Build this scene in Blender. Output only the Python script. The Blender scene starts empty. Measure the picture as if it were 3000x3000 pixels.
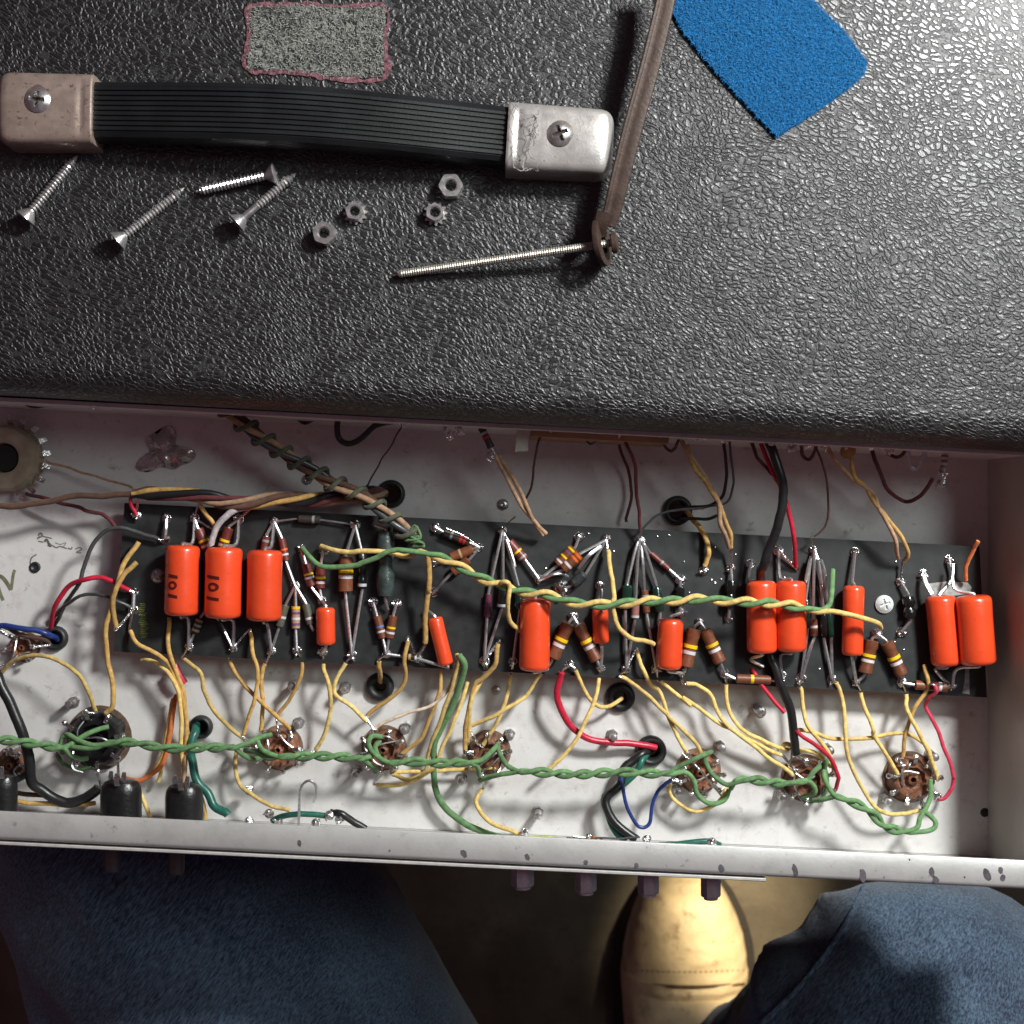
import bpy, bmesh, math, random
from mathutils import Vector, Matrix, noise
from mathutils.geometry import tessellate_polygon
from mathutils.bvhtree import BVHTree
random.seed(7)
SC = bpy.context.scene
COL = SC.collection
U = 0.001                       # the script works in millimetres
H = 520.0                       # camera height above the chassis rim (z = 0)
PX = 0.2                        # millimetres on the rim plane per measuring unit

# ---------------------------------------------------------------- camera
cd = bpy.data.cameras.new("camera")
cd.sensor_fit = 'HORIZONTAL'; cd.sensor_width = 36
cd.angle = 2 * math.atan(966 * PX / H)
cd.clip_start = 0.01; cd.clip_end = 60
cd.dof.use_dof = True; cd.dof.focus_distance = (H + 5) * U; cd.dof.aperture_fstop = 20
cam = bpy.data.objects.new("camera", cd); COL.objects.link(cam)
cam.location = (0, 0, H * U)
SC.camera = cam

# ---------------------------------------------------------------- light
wd = bpy.data.worlds.new("World"); SC.world = wd; wd.use_nodes = True
bg = wd.node_tree.nodes["Background"]
bg.inputs[0].default_value = (1.0, 0.57, 0.72, 1); bg.inputs[1].default_value = 0.085

def area(name, loc, target, size, power, col):
    l = bpy.data.lights.new(name, 'AREA'); l.shape = 'DISK'; l.size = size * U
    l.energy = power; l.color = col
    o = bpy.data.objects.new(name, l); COL.objects.link(o)
    o.location = Vector(loc) * U
    o.rotation_euler = (Vector(target) - Vector(loc)).to_track_quat('-Z', 'Y').to_euler()
    return o
area("work_lamp", (355, 350, 430), (0, -40, -30), 104, 7.4, (0.985, 1.0, 0.97))
area("added_glare_light", (690, 350, 1080), (60, 0, 0), 400, 3.7, (0.86, 1.0, 0.97))  # broad overhead light added for the glare on the right of the tolex
sp = bpy.data.lights.new("added_boot_spot", 'SPOT'); sp.energy = 44; sp.color = (1.0, 0.83, 0.55)  # added warm spot just under the chassis, put there to brighten the boot
sp.spot_size = math.radians(16); sp.spot_blend = 0.7; sp.shadow_soft_size = 0.02
so = bpy.data.objects.new("added_boot_spot", sp); COL.objects.link(so)
so.location = Vector((335, -5, -75)) * U
so.rotation_euler = (Vector((186, -318, -575)) - Vector((335, -5, -75))).to_track_quat('-Z', 'Y').to_euler()
SC.view_settings.view_transform = 'Standard'; SC.view_settings.look = 'None'
SC.view_settings.exposure = 0; SC.view_settings.gamma = 1
SC.cycles.max_bounces = 6

# ---------------------------------------------------------------- measuring frames
FR = {'A': (0, 1150, .2), 'B': (500, 1150, .2), 'C': (1000, 1150, .2), 'D': (1500, 1200, .2), 'E': (2000, 1200, .2),
      'F': (2400, 1200, .2), 'G': (0, 1700, .2), 'H': (500, 1700, .2), 'I': (1000, 1700, .2), 'J': (1500, 1700, .2),
      'K': (2000, 1700, .2), 'L': (2400, 1700, .2), 'M': (0, 2250, 1/3), 'N': (900, 2250, 1/3), 'O': (1700, 2200, .4333),
      'P': (0, 0, 1/3), 'Q': (1000, 0, 1/3), 'R': (2000, 0, 1/3), 'S': (1950, 2150, .3), 'Z': (0, 0, 1)}

def W(px, py, z):
    s = PX * (H - z) / H
    return Vector(((px - 966) * s, (966 - py) * s, z))
def S_(w, z): return w * PX * (H - z) / H
def pts(s, z0=-33.0):
    """'J480,870,-31 440,1000 ...' -> points in mm; a missing z is interpolated."""
    f = 'Z'; out = []
    for t in s.split():
        if t[0].isalpha(): f = t[0]; t = t[1:]
        v = [float(a) for a in t.split(',')]
        ox, oy, k = FR[f]
        out.append([ox * .644 + v[0] * k, oy * .644 + v[1] * k, v[2] if len(v) > 2 else None])
    known = [i for i, p in enumerate(out) if p[2] is not None]
    if not known: out[0][2] = z0; known = [0]
    for i, p in enumerate(out):
        if p[2] is None:
            a = [j for j in known if j < i]; b = [j for j in known if j > i]
            if a and b:
                t = (i - a[-1]) / (b[0] - a[-1]); p[2] = out[a[-1]][2] * (1 - t) + out[b[0]][2] * t
            else: p[2] = out[(a or b)[-1 if a else 0]][2]
    return [W(*p) for p in out]

# ---------------------------------------------------------------- mesh helpers
class MB:
    def __init__(s): s.v = []; s.f = []
    def add(s, vs, fs):
        o = len(s.v); s.v += [Vector(v) for v in vs]; s.f += [tuple(i + o for i in f) for f in fs]; return s
    def tube(s, path, r, seg=8, flat=None, caps=True, spin=0):
        n = len(path); rr = r if isinstance(r, (list, tuple)) else [r] * n
        if len(rr) != n:
            q = [i / (n - 1) * (len(rr) - 1) for i in range(n)]
            rr = [rr[int(x)] * (1 - x + int(x)) + rr[min(int(x) + 1, len(rr) - 1)] * (x - int(x)) for x in q]
        T = [(path[min(i + 1, n - 1)] - path[max(i - 1, 0)]).normalized() for i in range(n)]
        up = Vector((0, 0, 1)) if abs(T[0].z) < .9 else Vector((1, 0, 0))
        nrm = (up - T[0] * up.dot(T[0])).normalized()
        vs = []; fs = []
        for i in range(n):
            nrm = (nrm - T[i] * nrm.dot(T[i])).normalized(); b = T[i].cross(nrm)
            for k in range(seg):
                a = 2 * math.pi * k / seg + spin
                vs.append(path[i] + nrm * math.cos(a) * rr[i] * (flat or 1) + b * math.sin(a) * rr[i])
        for i in range(n - 1):
            for k in range(seg):
                k2 = (k + 1) % seg
                fs.append((i * seg + k, i * seg + k2, (i + 1) * seg + k2, (i + 1) * seg + k))
        if caps:
            fs.append(tuple(range(seg - 1, -1, -1))); fs.append(tuple((n - 1) * seg + k for k in range(seg)))
        return s.add(vs, fs)
    def lathe(s, prof, o, axis, seg=16, squash=1.0):
        """prof: (radius, distance along axis)"""
        o = Vector(o); ax = Vector(axis).normalized()
        x = ax.orthogonal().normalized() if abs(ax.z) > .9 else (Vector((0, 0, 1)) - ax * ax.z).normalized()
        y = ax.cross(x); vs = []; fs = []
        for r, t in prof:
            for k in range(seg):
                a = 2 * math.pi * (k + .5) / seg
                vs.append(o + ax * t + x * math.cos(a) * r * squash + y * math.sin(a) * r)
        for i in range(len(prof) - 1):
            for k in range(seg):
                k2 = (k + 1) % seg
                fs.append((i * seg + k, (i + 1) * seg + k, (i + 1) * seg + k2, i * seg + k2))
        if prof[0][0] > 0: fs.append(tuple(range(seg)))
        if prof[-1][0] > 0: fs.append(tuple((len(prof) - 1) * seg + k for k in range(seg - 1, -1, -1)))
        return s.add(vs, fs)
    def prism(s, poly, z0, z1, holes=()):
        loops = [poly] + list(holes); flat = [p for l in loops for p in l]; n = len(flat)
        tri = tessellate_polygon([[Vector((p[0], p[1], 0)) for p in l] for l in loops]) if (holes or len(poly) > 4) else [tuple(range(len(poly)))]
        vs = [(p[0], p[1], z1) for p in flat] + [(p[0], p[1], z0) for p in flat]
        fs = [tuple(t) for t in tri] + [tuple(i + n for i in reversed(t)) for t in tri]
        o = 0
        for l in loops:
            m = len(l)
            for i in range(m): fs.append((o + i, o + n + i, o + n + (i + 1) % m, o + (i + 1) % m))
            o += m
        return s.add(vs, fs)
    def box(s, c, sx, sy, sz, ang=0):
        ca, sa = math.cos(ang), math.sin(ang); q = []
        for x, y in ((-1, -1), (1, -1), (1, 1), (-1, 1)):
            q.append((c[0] + ca * x * sx / 2 - sa * y * sy / 2, c[1] + sa * x * sx / 2 + ca * y * sy / 2))
        return s.prism(q, c[2] - sz / 2, c[2] + sz / 2)
    def sweep(s, prof, a, b, inward):
        """closed profile (n, z) swept from a to b, n measured along inward"""
        a, b = Vector(a), Vector(b); m = len(prof); vs = []
        for p in (a, b):
            for n, z in prof: vs.append(Vector((p.x, p.y, 0)) + Vector(inward) * n + Vector((0, 0, z)))
        fs = [(i, (i + 1) % m, m + (i + 1) % m, m + i) for i in range(m)]
        tri = tessellate_polygon([[Vector((p[0], p[1], 0)) for p in prof]])
        fs += [tuple(t) for t in tri] + [tuple(i + m for i in t) for t in tri]
        return s.add(vs, fs)
    def build(s, name, m, parent=None, smooth=True, base=None, ang=35):
        me = bpy.data.meshes.new(name)
        if base is None:
            base = Vector(parent['_b']) if parent is not None else sum(s.v, Vector()) / len(s.v)
        base = Vector(base)
        me.from_pydata([(v - base) * U for v in s.v], [], s.f)
        bm = bmesh.new(); bm.from_mesh(me); bmesh.ops.recalc_face_normals(bm, faces=bm.faces); bm.to_mesh(me); bm.free()
        me.materials.append(m)
        if smooth:
            me.shade_smooth(); me.set_sharp_from_angle(angle=math.radians(ang))
        o = bpy.data.objects.new(name, me); COL.objects.link(o)
        if parent is not None: o.parent = parent; o['_b'] = list(base)
        else: o.location = base * U; o['_b'] = list(base)
        return o

def tag(o, label=None, cat=None, group=None, kind=None):
    for k, v in (('label', label), ('category', cat), ('group', group), ('kind', kind)):
        if v: o[k] = v
    return o
def thing(name, label, cat, base, group=None):
    o = bpy.data.objects.new(name, None); COL.objects.link(o); o.empty_display_size = .005
    o.location = Vector(base) * U; o['_b'] = list(base)
    return tag(o, label, cat, group)
def crom(P, n=6):
    if len(P) < 3: return [P[0].lerp(P[-1], i / n) for i in range(n + 1)]
    Q = [P[0] * 2 - P[1]] + list(P) + [P[-1] * 2 - P[-2]]; out = []
    for i in range(1, len(Q) - 2):
        p0, p1, p2, p3 = Q[i - 1:i + 3]
        for k in range(n):
            t = k / n
            out.append(.5 * (2 * p1 + (p2 - p0) * t + (2 * p0 - 5 * p1 + 4 * p2 - p3) * t * t + (3 * p1 - p0 - 3 * p2 + p3) * t ** 3))
    return out + [Q[-2]]
def resample(P, step):
    out = [P[0]]; acc = 0
    for a, b in zip(P, P[1:]):
        d = (b - a).length
        if d < 1e-6: continue
        t = step - acc
        while t <= d: out.append(a.lerp(b, t / d)); t += step
        acc = (acc + d) % step
    return out

# ---------------------------------------------------------------- materials (all lengths in mm through the 1000x mapping)
MATS = {}
def mat(name, col, rough=.5, metal=0, spec=.5, var=.12, vs=.35, bump=0, bs=2.0, coat=0, sheen=0, rvar=0):
    if name in MATS: return MATS[name]
    m = bpy.data.materials.new(name); m.use_nodes = True; MATS[name] = m
    N = m.node_tree.nodes; L = m.node_tree.links; b = N['Principled BSDF']
    b.inputs['Roughness'].default_value = rough; b.inputs['Metallic'].default_value = metal
    b.inputs['Specular IOR Level'].default_value = spec
    b.inputs['Coat Weight'].default_value = coat; b.inputs['Coat Roughness'].default_value = .12
    b.inputs['Sheen Weight'].default_value = sheen
    tc = N.new('ShaderNodeTexCoord'); mp = N.new('ShaderNodeMapping'); mp.inputs['Scale'].default_value = (1000,) * 3
    L.new(tc.outputs['Object'], mp.inputs['Vector'])
    oi = N.new('ShaderNodeObjectInfo')
    nz = N.new('ShaderNodeTexNoise'); nz.inputs['Scale'].default_value = vs; nz.inputs['Detail'].default_value = 5
    L.new(mp.outputs[0], nz.inputs['Vector'])
    rp = N.new('ShaderNodeValToRGB'); e = rp.color_ramp.elements
    e[0].position = .3; e[1].position = .7
    e[0].color = [c * (1 - var) for c in col] + [1]; e[1].color = [min(1, c * (1 + var)) for c in col] + [1]
    L.new(nz.outputs['Fac'], rp.inputs[0])
    hs = N.new('ShaderNodeHueSaturation')
    mr = N.new('ShaderNodeMapRange'); mr.inputs['To Min'].default_value = 1 - var * .8; mr.inputs['To Max'].default_value = 1 + var * .5
    L.new(oi.outputs['Random'], mr.inputs['Value']); L.new(mr.outputs[0], hs.inputs['Value'])
    L.new(rp.outputs[0], hs.inputs['Color']); L.new(hs.outputs[0], b.inputs['Base Color'])
    if rvar:
        r2 = N.new('ShaderNodeMapRange'); r2.inputs['To Min'].default_value = max(.02, rough - rvar); r2.inputs['To Max'].default_value = rough + rvar
        L.new(nz.outputs['Fac'], r2.inputs['Value']); L.new(r2.outputs[0], b.inputs['Roughness'])
    if bump:
        n2 = N.new('ShaderNodeTexNoise'); n2.inputs['Scale'].default_value = bs; n2.inputs['Detail'].default_value = 3
        L.new(mp.outputs[0], n2.inputs['Vector'])
        bp = N.new('ShaderNodeBump'); bp.inputs['Distance'].default_value = bump * U; bp.inputs['Strength'].default_value = 1
        L.new(n2.outputs['Fac'], bp.inputs['Height']); L.new(bp.outputs[0], b.inputs['Normal'])
    return m
def nodes(m): return m.node_tree.nodes, m.node_tree.links, m.node_tree.nodes['Principled BSDF']
def nn(N, t, **k):
    n = N.new(t)
    for a, v in k.items(): n.inputs[a.replace('_', ' ')].default_value = v
    return n

ORANGE = mat('orange_dip', (.76, .068, .017), .33, var=.06, vs=.15, coat=.5, bump=.12, bs=.25)
SOLDER = mat('solder', (.72, .70, .71), .22, 1, var=.25, vs=.9, bump=.35, bs=1.1, rvar=.1)
TIN = mat('tinned_wire', (.60, .59, .60), .36, .85, var=.2, vs=.8, bump=.08, bs=2)
STEEL = mat('steel', (.58, .565, .56), .30, .86, var=.18, vs=.6, bump=.05, bs=3, rvar=.1)
CHROME = mat('worn_chrome', (.52, .49, .47), .33, .6, var=.12, vs=.25, bump=.05, bs=1.2, rvar=.1)
BRASS = mat('aged_bolt', (.34, .31, .27), .4, .6, var=.25, vs=.5, bump=.06, bs=2)
BARM = mat('brown_steel', (.046, .028, .022), .5, .1, .22, var=.22, vs=.18, bump=.12, bs=.8, rvar=.12)
BOARD = mat('board_fibre', (.016, .018, .018), .50, var=.28, vs=.2, bump=.05, bs=2.5, rvar=.12)
PANEL = mat('chassis_white', (.66, .645, .63), .42, .0, .5, var=.05, vs=.06, bump=.06, bs=.5, rvar=.1)
BAKE = mat('brown_phenolic', (.21, .085, .045), .5, var=.45, vs=.35, bump=.5, bs=.7)
BLACKP = mat('black_plastic', (.012, .012, .013), .32, var=.3, vs=.5, bump=.15, bs=.8)
RUBBER = mat('black_rubber', (.018, .019, .020), .48, var=.3, vs=.4, bump=.08, bs=1)
GLOSSK = mat('black_gloss', (.008, .010, .010), .12, var=.3, coat=.6, bump=.2, bs=.5)
DGREEN = mat('dark_green_gloss', (.006, .026, .018), .16, var=.3, coat=.6, bump=.25, bs=.6)
CLOTH = {
 'yellow': (.70, .49, .16), 'ochre': (.52, .31, .09), 'pale': (.80, .58, .20), 'cream': (.62, .50, .38), 'green': (.12, .25, .095),
 'darkgreen': (.075, .085, .05), 'lime': (.45, .50, .12), 'teal': (.018, .115, .085), 'black': (.014, .014, .015), 'grey': (.06, .062, .065),
 'red': (.56, .018, .05), 'maroon': (.11, .016, .022), 'brown': (.10, .045, .028), 'tan': (.40, .24, .14), 'orange': (.62, .16, .04),
 'blue': (.02, .045, .22), 'lilac': (.45, .40, .42), 'pink': (.60, .05, .10)}
def cloth(k):
    gl = k in ('red', 'black', 'teal', 'blue', 'grey', 'pink')
    return mat(k + ('_insulation' if gl else '_cloth'), CLOTH[k], .34 if gl else .78, var=.2 if gl else .3, vs=.5, bump=.04 if gl else .16, bs=.8 if gl else 2.2, sheen=0 if gl else .15)
BAND = {'yellow': (.80, .50, .01), 'white': (.62, .58, .60), 'red': (.50, .02, .02), 'orange': (.75, .13, .02), 'violet': (.16, .07, .15),
        'blue': (.10, .17, .42), 'tan': (.45, .30, .16), 'grey': (.25, .26, .25), 'silver': (.5, .5, .52)}
def band(k): return mat('band_' + k, BAND[k], .4, var=.12, vs=.8)
BODY = {'brown': (.17, .055, .025), 'maroon': (.15, .028, .022), 'tan': (.42, .27, .18), 'dark': (.035, .028, .024), 'greenish': (.09, .09, .065), 'purple': (.12, .03, .06), 'pinkish': (.26, .11, .10), 'charcoal': (.03, .033, .035)}
def bodym(k): return mat('resistor_' + k, BODY[k], .42, var=.2, vs=.6, bump=.06, bs=1.5)

def tolex():
    m = mat('black_tolex', (.006, .006, .007), .40, var=.2, vs=.05); N, L, b = nodes(m)
    tc = N.new('ShaderNodeTexCoord'); mp = nn(N, 'ShaderNodeMapping', Scale=(1000, 1000, 1000)); L.new(tc.outputs['Object'], mp.inputs[0])
    # warp the grain so that its direction and size drift over the sheet
    w = nn(N, 'ShaderNodeTexNoise', Scale=.018, Detail=2.0); L.new(mp.outputs[0], w.inputs['Vector'])
    sb = N.new('ShaderNodeVectorMath'); sb.operation = 'SUBTRACT'; sb.inputs[1].default_value = (.5, .5, .5); L.new(w.outputs['Color'], sb.inputs[0])
    sc = N.new('ShaderNodeVectorMath'); sc.operation = 'SCALE'; sc.inputs['Scale'].default_value = 26; L.new(sb.outputs[0], sc.inputs[0])
    w2 = nn(N, 'ShaderNodeTexNoise', Scale=.55, Detail=2.0); L.new(mp.outputs[0], w2.inputs['Vector'])
    s2 = N.new('ShaderNodeVectorMath'); s2.operation = 'SCALE'; s2.inputs['Scale'].default_value = 1.5; L.new(w2.outputs['Color'], s2.inputs[0])
    a1 = N.new('ShaderNodeVectorMath'); a1.operation = 'ADD'; L.new(mp.outputs[0], a1.inputs[0]); L.new(sc.outputs[0], a1.inputs[1])
    a2 = N.new('ShaderNodeVectorMath'); a2.operation = 'ADD'; L.new(a1.outputs[0], a2.inputs[0]); L.new(s2.outputs[0], a2.inputs[1])
    r0 = nn(N, 'ShaderNodeMapping', Rotation=(0, 0, math.radians(118))); L.new(a2.outputs[0], r0.inputs[0])
    rt = nn(N, 'ShaderNodeMapping', Scale=(1.15, .52, .75)); L.new(r0.outputs[0], rt.inputs[0])
    vo = N.new('ShaderNodeTexVoronoi'); vo.feature = 'DISTANCE_TO_EDGE'; vo.inputs['Scale'].default_value = .56; L.new(rt.outputs[0], vo.inputs['Vector'])
    r1 = nn(N, 'ShaderNodeMapRange'); r1.interpolation_type = 'SMOOTHSTEP'; r1.inputs['From Max'].default_value = .24; L.new(vo.outputs['Distance'], r1.inputs['Value'])
    v2 = N.new('ShaderNodeTexVoronoi'); v2.feature = 'F1'; v2.inputs['Scale'].default_value = 1.9; L.new(a2.outputs[0], v2.inputs['Vector'])
    n3 = nn(N, 'ShaderNodeTexNoise', Scale=.07, Detail=3.0); L.new(mp.outputs[0], n3.inputs['Vector'])
    m1 = N.new('ShaderNodeMath'); m1.operation = 'MULTIPLY_ADD'; m1.inputs[1].default_value = -.13; L.new(v2.outputs['Distance'], m1.inputs[0]); L.new(r1.outputs[0], m1.inputs[2])
    m2 = N.new('ShaderNodeMath'); m2.operation = 'MULTIPLY_ADD'; m2.inputs[1].default_value = 1.6; L.new(n3.outputs['Fac'], m2.inputs[0]); L.new(m1.outputs[0], m2.inputs[2])
    bp = nn(N, 'ShaderNodeBump', Strength=1.0, Distance=.23 * U); L.new(m2.outputs[0], bp.inputs['Height']); L.new(bp.outputs[0], b.inputs['Normal'])
    r3 = nn(N, 'ShaderNodeMapRange', To_Min=.62, To_Max=.39); L.new(r1.outputs[0], r3.inputs['Value']); L.new(r3.outputs[0], b.inputs['Roughness'])
    b.inputs['Specular IOR Level'].default_value = .9; b.inputs['Coat Weight'].default_value = .12; b.inputs['Coat Roughness'].default_value = .3
    return m
TOLEX = tolex()

def denim():
    m = mat('blue_denim', (.055, .10, .17), .85, var=.3, vs=.03, sheen=.25); N, L, b = nodes(m)
    tc = N.new('ShaderNodeTexCoord'); mp = nn(N, 'ShaderNodeMapping', Scale=(1000, 1000, 1000), Rotation=(0, 0, -.95)); L.new(tc.outputs['Object'], mp.inputs[0])
    wv = nn(N, 'ShaderNodeTexNoise', Scale=.35, Detail=3.0); L.new(mp.outputs[0], wv.inputs['Vector'])
    fz = nn(N, 'ShaderNodeTexNoise', Scale=.62, Detail=4.0, Roughness=.75); mq = nn(N, 'ShaderNodeMapping', Scale=(.35, 2.2, 1)); L.new(mp.outputs[0], mq.inputs[0]); L.new(mq.outputs[0], fz.inputs['Vector'])
    big = nn(N, 'ShaderNodeTexNoise', Scale=.022, Detail=5.0); L.new(mp.outputs[0], big.inputs['Vector'])
    m0 = N.new('ShaderNodeMath'); m0.operation = 'MULTIPLY_ADD'; m0.inputs[1].default_value = .30; m0.inputs[2].default_value = .35; L.new(big.outputs['Fac'], m0.inputs[0])
    ma = N.new('ShaderNodeMath'); ma.operation = 'MULTIPLY'; L.new(fz.outputs['Fac'], ma.inputs[0]); L.new(m0.outputs[0], ma.inputs[1])
    rp = N.new('ShaderNodeValToRGB'); e = rp.color_ramp.elements; e[0].position = .19; e[0].color = (.006, .012, .038, 1); e[1].position = .35; e[1].color = (.13, .21, .30, 1)
    L.new(ma.outputs[0], rp.inputs[0]); L.new(rp.outputs[0], b.inputs['Base Color'])
    m3 = N.new('ShaderNodeMath'); m3.operation = 'MULTIPLY_ADD'; m3.inputs[1].default_value = 6; L.new(big.outputs['Fac'], m3.inputs[0]); L.new(wv.outputs['Fac'], m3.inputs[2])
    m4 = N.new('ShaderNodeMath'); m4.operation = 'ADD'; L.new(m3.outputs[0], m4.inputs[0]); L.new(fz.outputs['Fac'], m4.inputs[1])
    bp = nn(N, 'ShaderNodeBump', Strength=.9, Distance=.5 * U); L.new(m4.outputs[0], bp.inputs['Height']); L.new(bp.outputs[0], b.inputs['Normal'])
    return m
DENIM = denim()
BOOTM = mat('tan_boot_leather', (.60, .48, .30), .6, var=.25, vs=.035, bump=.5, bs=.25, rvar=.1)
SOLEM = mat('dark_sole', (.018, .013, .010), .7, var=.3, bump=.4, bs=.4)
CONC = mat('concrete', (.095, .08, .058), .85, var=.35, vs=.02, bump=.6, bs=.25)
FELT = mat('blue_felt', (.003, .052, .15), .95, spec=.1, var=.4, vs=.5, bump=.5, bs=1.1)
FIBRE = mat('blue_fibre', (.012, .11, .27), .8, spec=.2, var=.4, vs=1)

def speckle(name, a, b_, sc, p0, p1, rough=.9, bump=.4):
    m = mat(name, a, rough, var=.1); N, L, b = nodes(m)
    tc = N.new('ShaderNodeTexCoord'); mp = nn(N, 'ShaderNodeMapping', Scale=(1000, 1000, 1000)); L.new(tc.outputs['Object'], mp.inputs[0])
    n1 = nn(N, 'ShaderNodeTexNoise', Scale=sc, Detail=5.0, Roughness=.7); L.new(mp.outputs[0], n1.inputs['Vector'])
    rp = N.new('ShaderNodeValToRGB'); e = rp.color_ramp.elements; e[0].position = p0; e[0].color = tuple(a) + (1,); e[1].position = p1; e[1].color = tuple(b_) + (1,)
    L.new(n1.outputs['Fac'], rp.inputs[0]); L.new(rp.outputs[0], b.inputs['Base Color'])
    bp = nn(N, 'ShaderNodeBump', Distance=bump * U); L.new(n1.outputs['Fac'], bp.inputs['Height']); L.new(bp.outputs[0], b.inputs['Normal'])
    return m
GREYP = speckle('grey_hook_residue', (.008, .009, .008), (.23, .235, .215), .55, .45, .58)
# dirt specks on the white chassis
def dirty(m, sc=.12, lo=.60, hi=.72, dark=(.30, .27, .27)):
    N, L, b = nodes(m); src = b.inputs['Base Color'].links[0].from_socket
    tc = N.new('ShaderNodeTexCoord'); mp = nn(N, 'ShaderNodeMapping', Scale=(1000, 1000, 1000)); L.new(tc.outputs['Object'], mp.inputs[0])
    n1 = nn(N, 'ShaderNodeTexNoise', Scale=sc, Detail=8.0, Roughness=.72); L.new(mp.outputs[0], n1.inputs['Vector'])
    r = nn(N, 'ShaderNodeMapRange'); r.inputs['From Min'].default_value = lo; r.inputs['From Max'].default_value = hi; L.new(n1.outputs['Fac'], r.inputs['Value'])
    mx = N.new('ShaderNodeMix'); mx.data_type = 'RGBA'; L.new(r.outputs[0], mx.inputs[0]); L.new(src, mx.inputs[6]); mx.inputs[7].default_value = tuple(dark) + (1,)
    L.new(mx.outputs[2], b.inputs['Base Color'])
dirty(GREYP, .07, .47, .62, (.025, .025, .024)); dirty(ORANGE, .45, .60, .74, (.50, .045, .015)); dirty(PANEL); dirty(CHROME, .5, .60, .70, (.22, .12, .09)); dirty(BOOTM, .05, .56, .75, (.16, .09, .04))
dirty(BARM, .9, .58, .72, (.12, .085, .07)); dirty(PANEL, .16, .52, .80, (.50, .43, .46)); dirty(BOARD, 1.4, .62, .75, (.09, .09, .09)); dirty(CONC, .03, .5, .7, (.07, .055, .04))

# ================================================================ the setting
g = MB(); g.prism([(-3000, -3000), (3000, -3000), (3000, 3000), (-3000, 3000)], -640, -620)
tag(g.build('floor', CONC, smooth=False), 'brown grey concrete floor far below the chassis', kind='structure')

# ================================================================ amplifier cabinet
ca, cb = W(0, 746, 4), W(1932, 853, 4)
ce = Vector((cb.x - ca.x, cb.y - ca.y, 0)).normalized(); cn = Vector((-ce.y, ce.x, 0))
A0 = ca - ce * 160; B0 = cb + ce * 230
TOP = 22.0
cab = thing('amplifier_cabinet', 'black pebble grained vinyl covered amplifier cabinet filling the upper half', 'amplifier cabinet', (0, 150, TOP))
prof = [(1.2, 2.2), (.3, 3.0), (0, 4.5), (0, 10)]
prof += [(12 - 12 * math.cos(a), 10 + 12 * math.sin(a)) for a in [math.radians(10 * k) for k in range(1, 10)]]
prof += [(440, TOP), (440, 2.2)]
MB().sweep(prof, A0, B0, cn).build('top_panel', TOLEX, cab, ang=20)
for q, nm in ((A0, 'side_panel'), (B0 - ce * 18, 'side_panel')):
    MB().sweep([(18, 2), (430, 2), (430, -618), (18, -618)], q, q + ce * 18, cn).build(nm, TOLEX, cab, smooth=False)
MB().sweep([(412, 1.5), (429, 1.5), (429, -618), (412, -618)], A0 + ce * 18.5, B0 - ce * 18.5, cn).build('front_panel', TOLEX, cab, smooth=False)

def phillips(c, R, hgt, ax=Vector((0, 0, 1)), rot=.4, cross=.55, depth=.8, nr=14, na=48):
    ax = Vector(ax).normalized(); x = ax.orthogonal().normalized(); y = ax.cross(x); vs = []; fs = []
    for i in range(nr + 1):
        r = R * i / nr
        for k in range(na):
            a = 2 * math.pi * k / na; u, v = r * math.cos(a + rot), r * math.sin(a + rot)
            z = hgt * (1 - (r / R) ** 2.4)
            w = R * .13
            inn = (abs(u) < w and abs(v) < R * cross) or (abs(v) < w and abs(u) < R * cross)
            if inn: z = min(z, hgt - depth)
            vs.append(c + x * r * math.cos(a) + y * r * math.sin(a) + ax * z)
    for i in range(nr):
        for k in range(na):
            k2 = (k + 1) % na; fs.append((i * na + k, (i + 1) * na + k, (i + 1) * na + k2, i * na + k2))
    return MB().add(vs, fs)

# carry handle: ribbed strap (part) with two metal end caps and their screws (sub-parts)
h0, h1 = W(150, 208, 31.6), W(980, 258, 31.6)
hd = (h1 - h0).normalized(); hs = Vector((-hd.y, hd.x, 0)); hl = (h1 - h0).length
hwid = 10.2
sec = [(-hwid, -6), (-hwid - .2, -1), (-hwid + .6, 1.6), (-hwid + 2.2, 2.6)]
for k in range(9):
    u = -hwid + 3.2 + k * (2 * hwid - 6.4) / 8
    sec += [(u - .72, 2.5), (u - .5, 3.1), (u + .45, 3.1), (u + .68, 2.5)]
sec += [(hwid - 2.2, 2.6), (hwid - .6, 1.6), (hwid + .2, -1), (hwid, -6)]
vs = []; fs = []; m = len(sec); n = 40
for i in range(n + 1):
    t = i / n; bow = 5.5 * math.sin(math.pi * t) ** 1.5; sag = 2.8 * math.sin(math.pi * t)
    c = h0 + hd * hl * t + Vector((0, 0, bow)) + hs * sag * .5
    for u, v in sec: vs.append(c + hs * u * (1 + .03 * math.sin(math.pi * t)) + Vector((0, 0, v)))
for i in range(n):
    for k in range(m):
        fs.append((i * m + k, i * m + (k + 1) % m, (i + 1) * m + (k + 1) % m, (i + 1) * m + k))
fs += [tuple(range(m)), tuple(n * m + k for k in range(m))]
STRAPM = mat('strap_rubber', (.006, .0075, .0085), .45, var=.3, vs=.08, bump=.06, bs=1.5, rvar=.1)
grip = MB().add(vs, fs).build('carry_handle', STRAPM, cab, ang=25)
tag(grip, 'ribbed black rubber carry handle strap')
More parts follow.
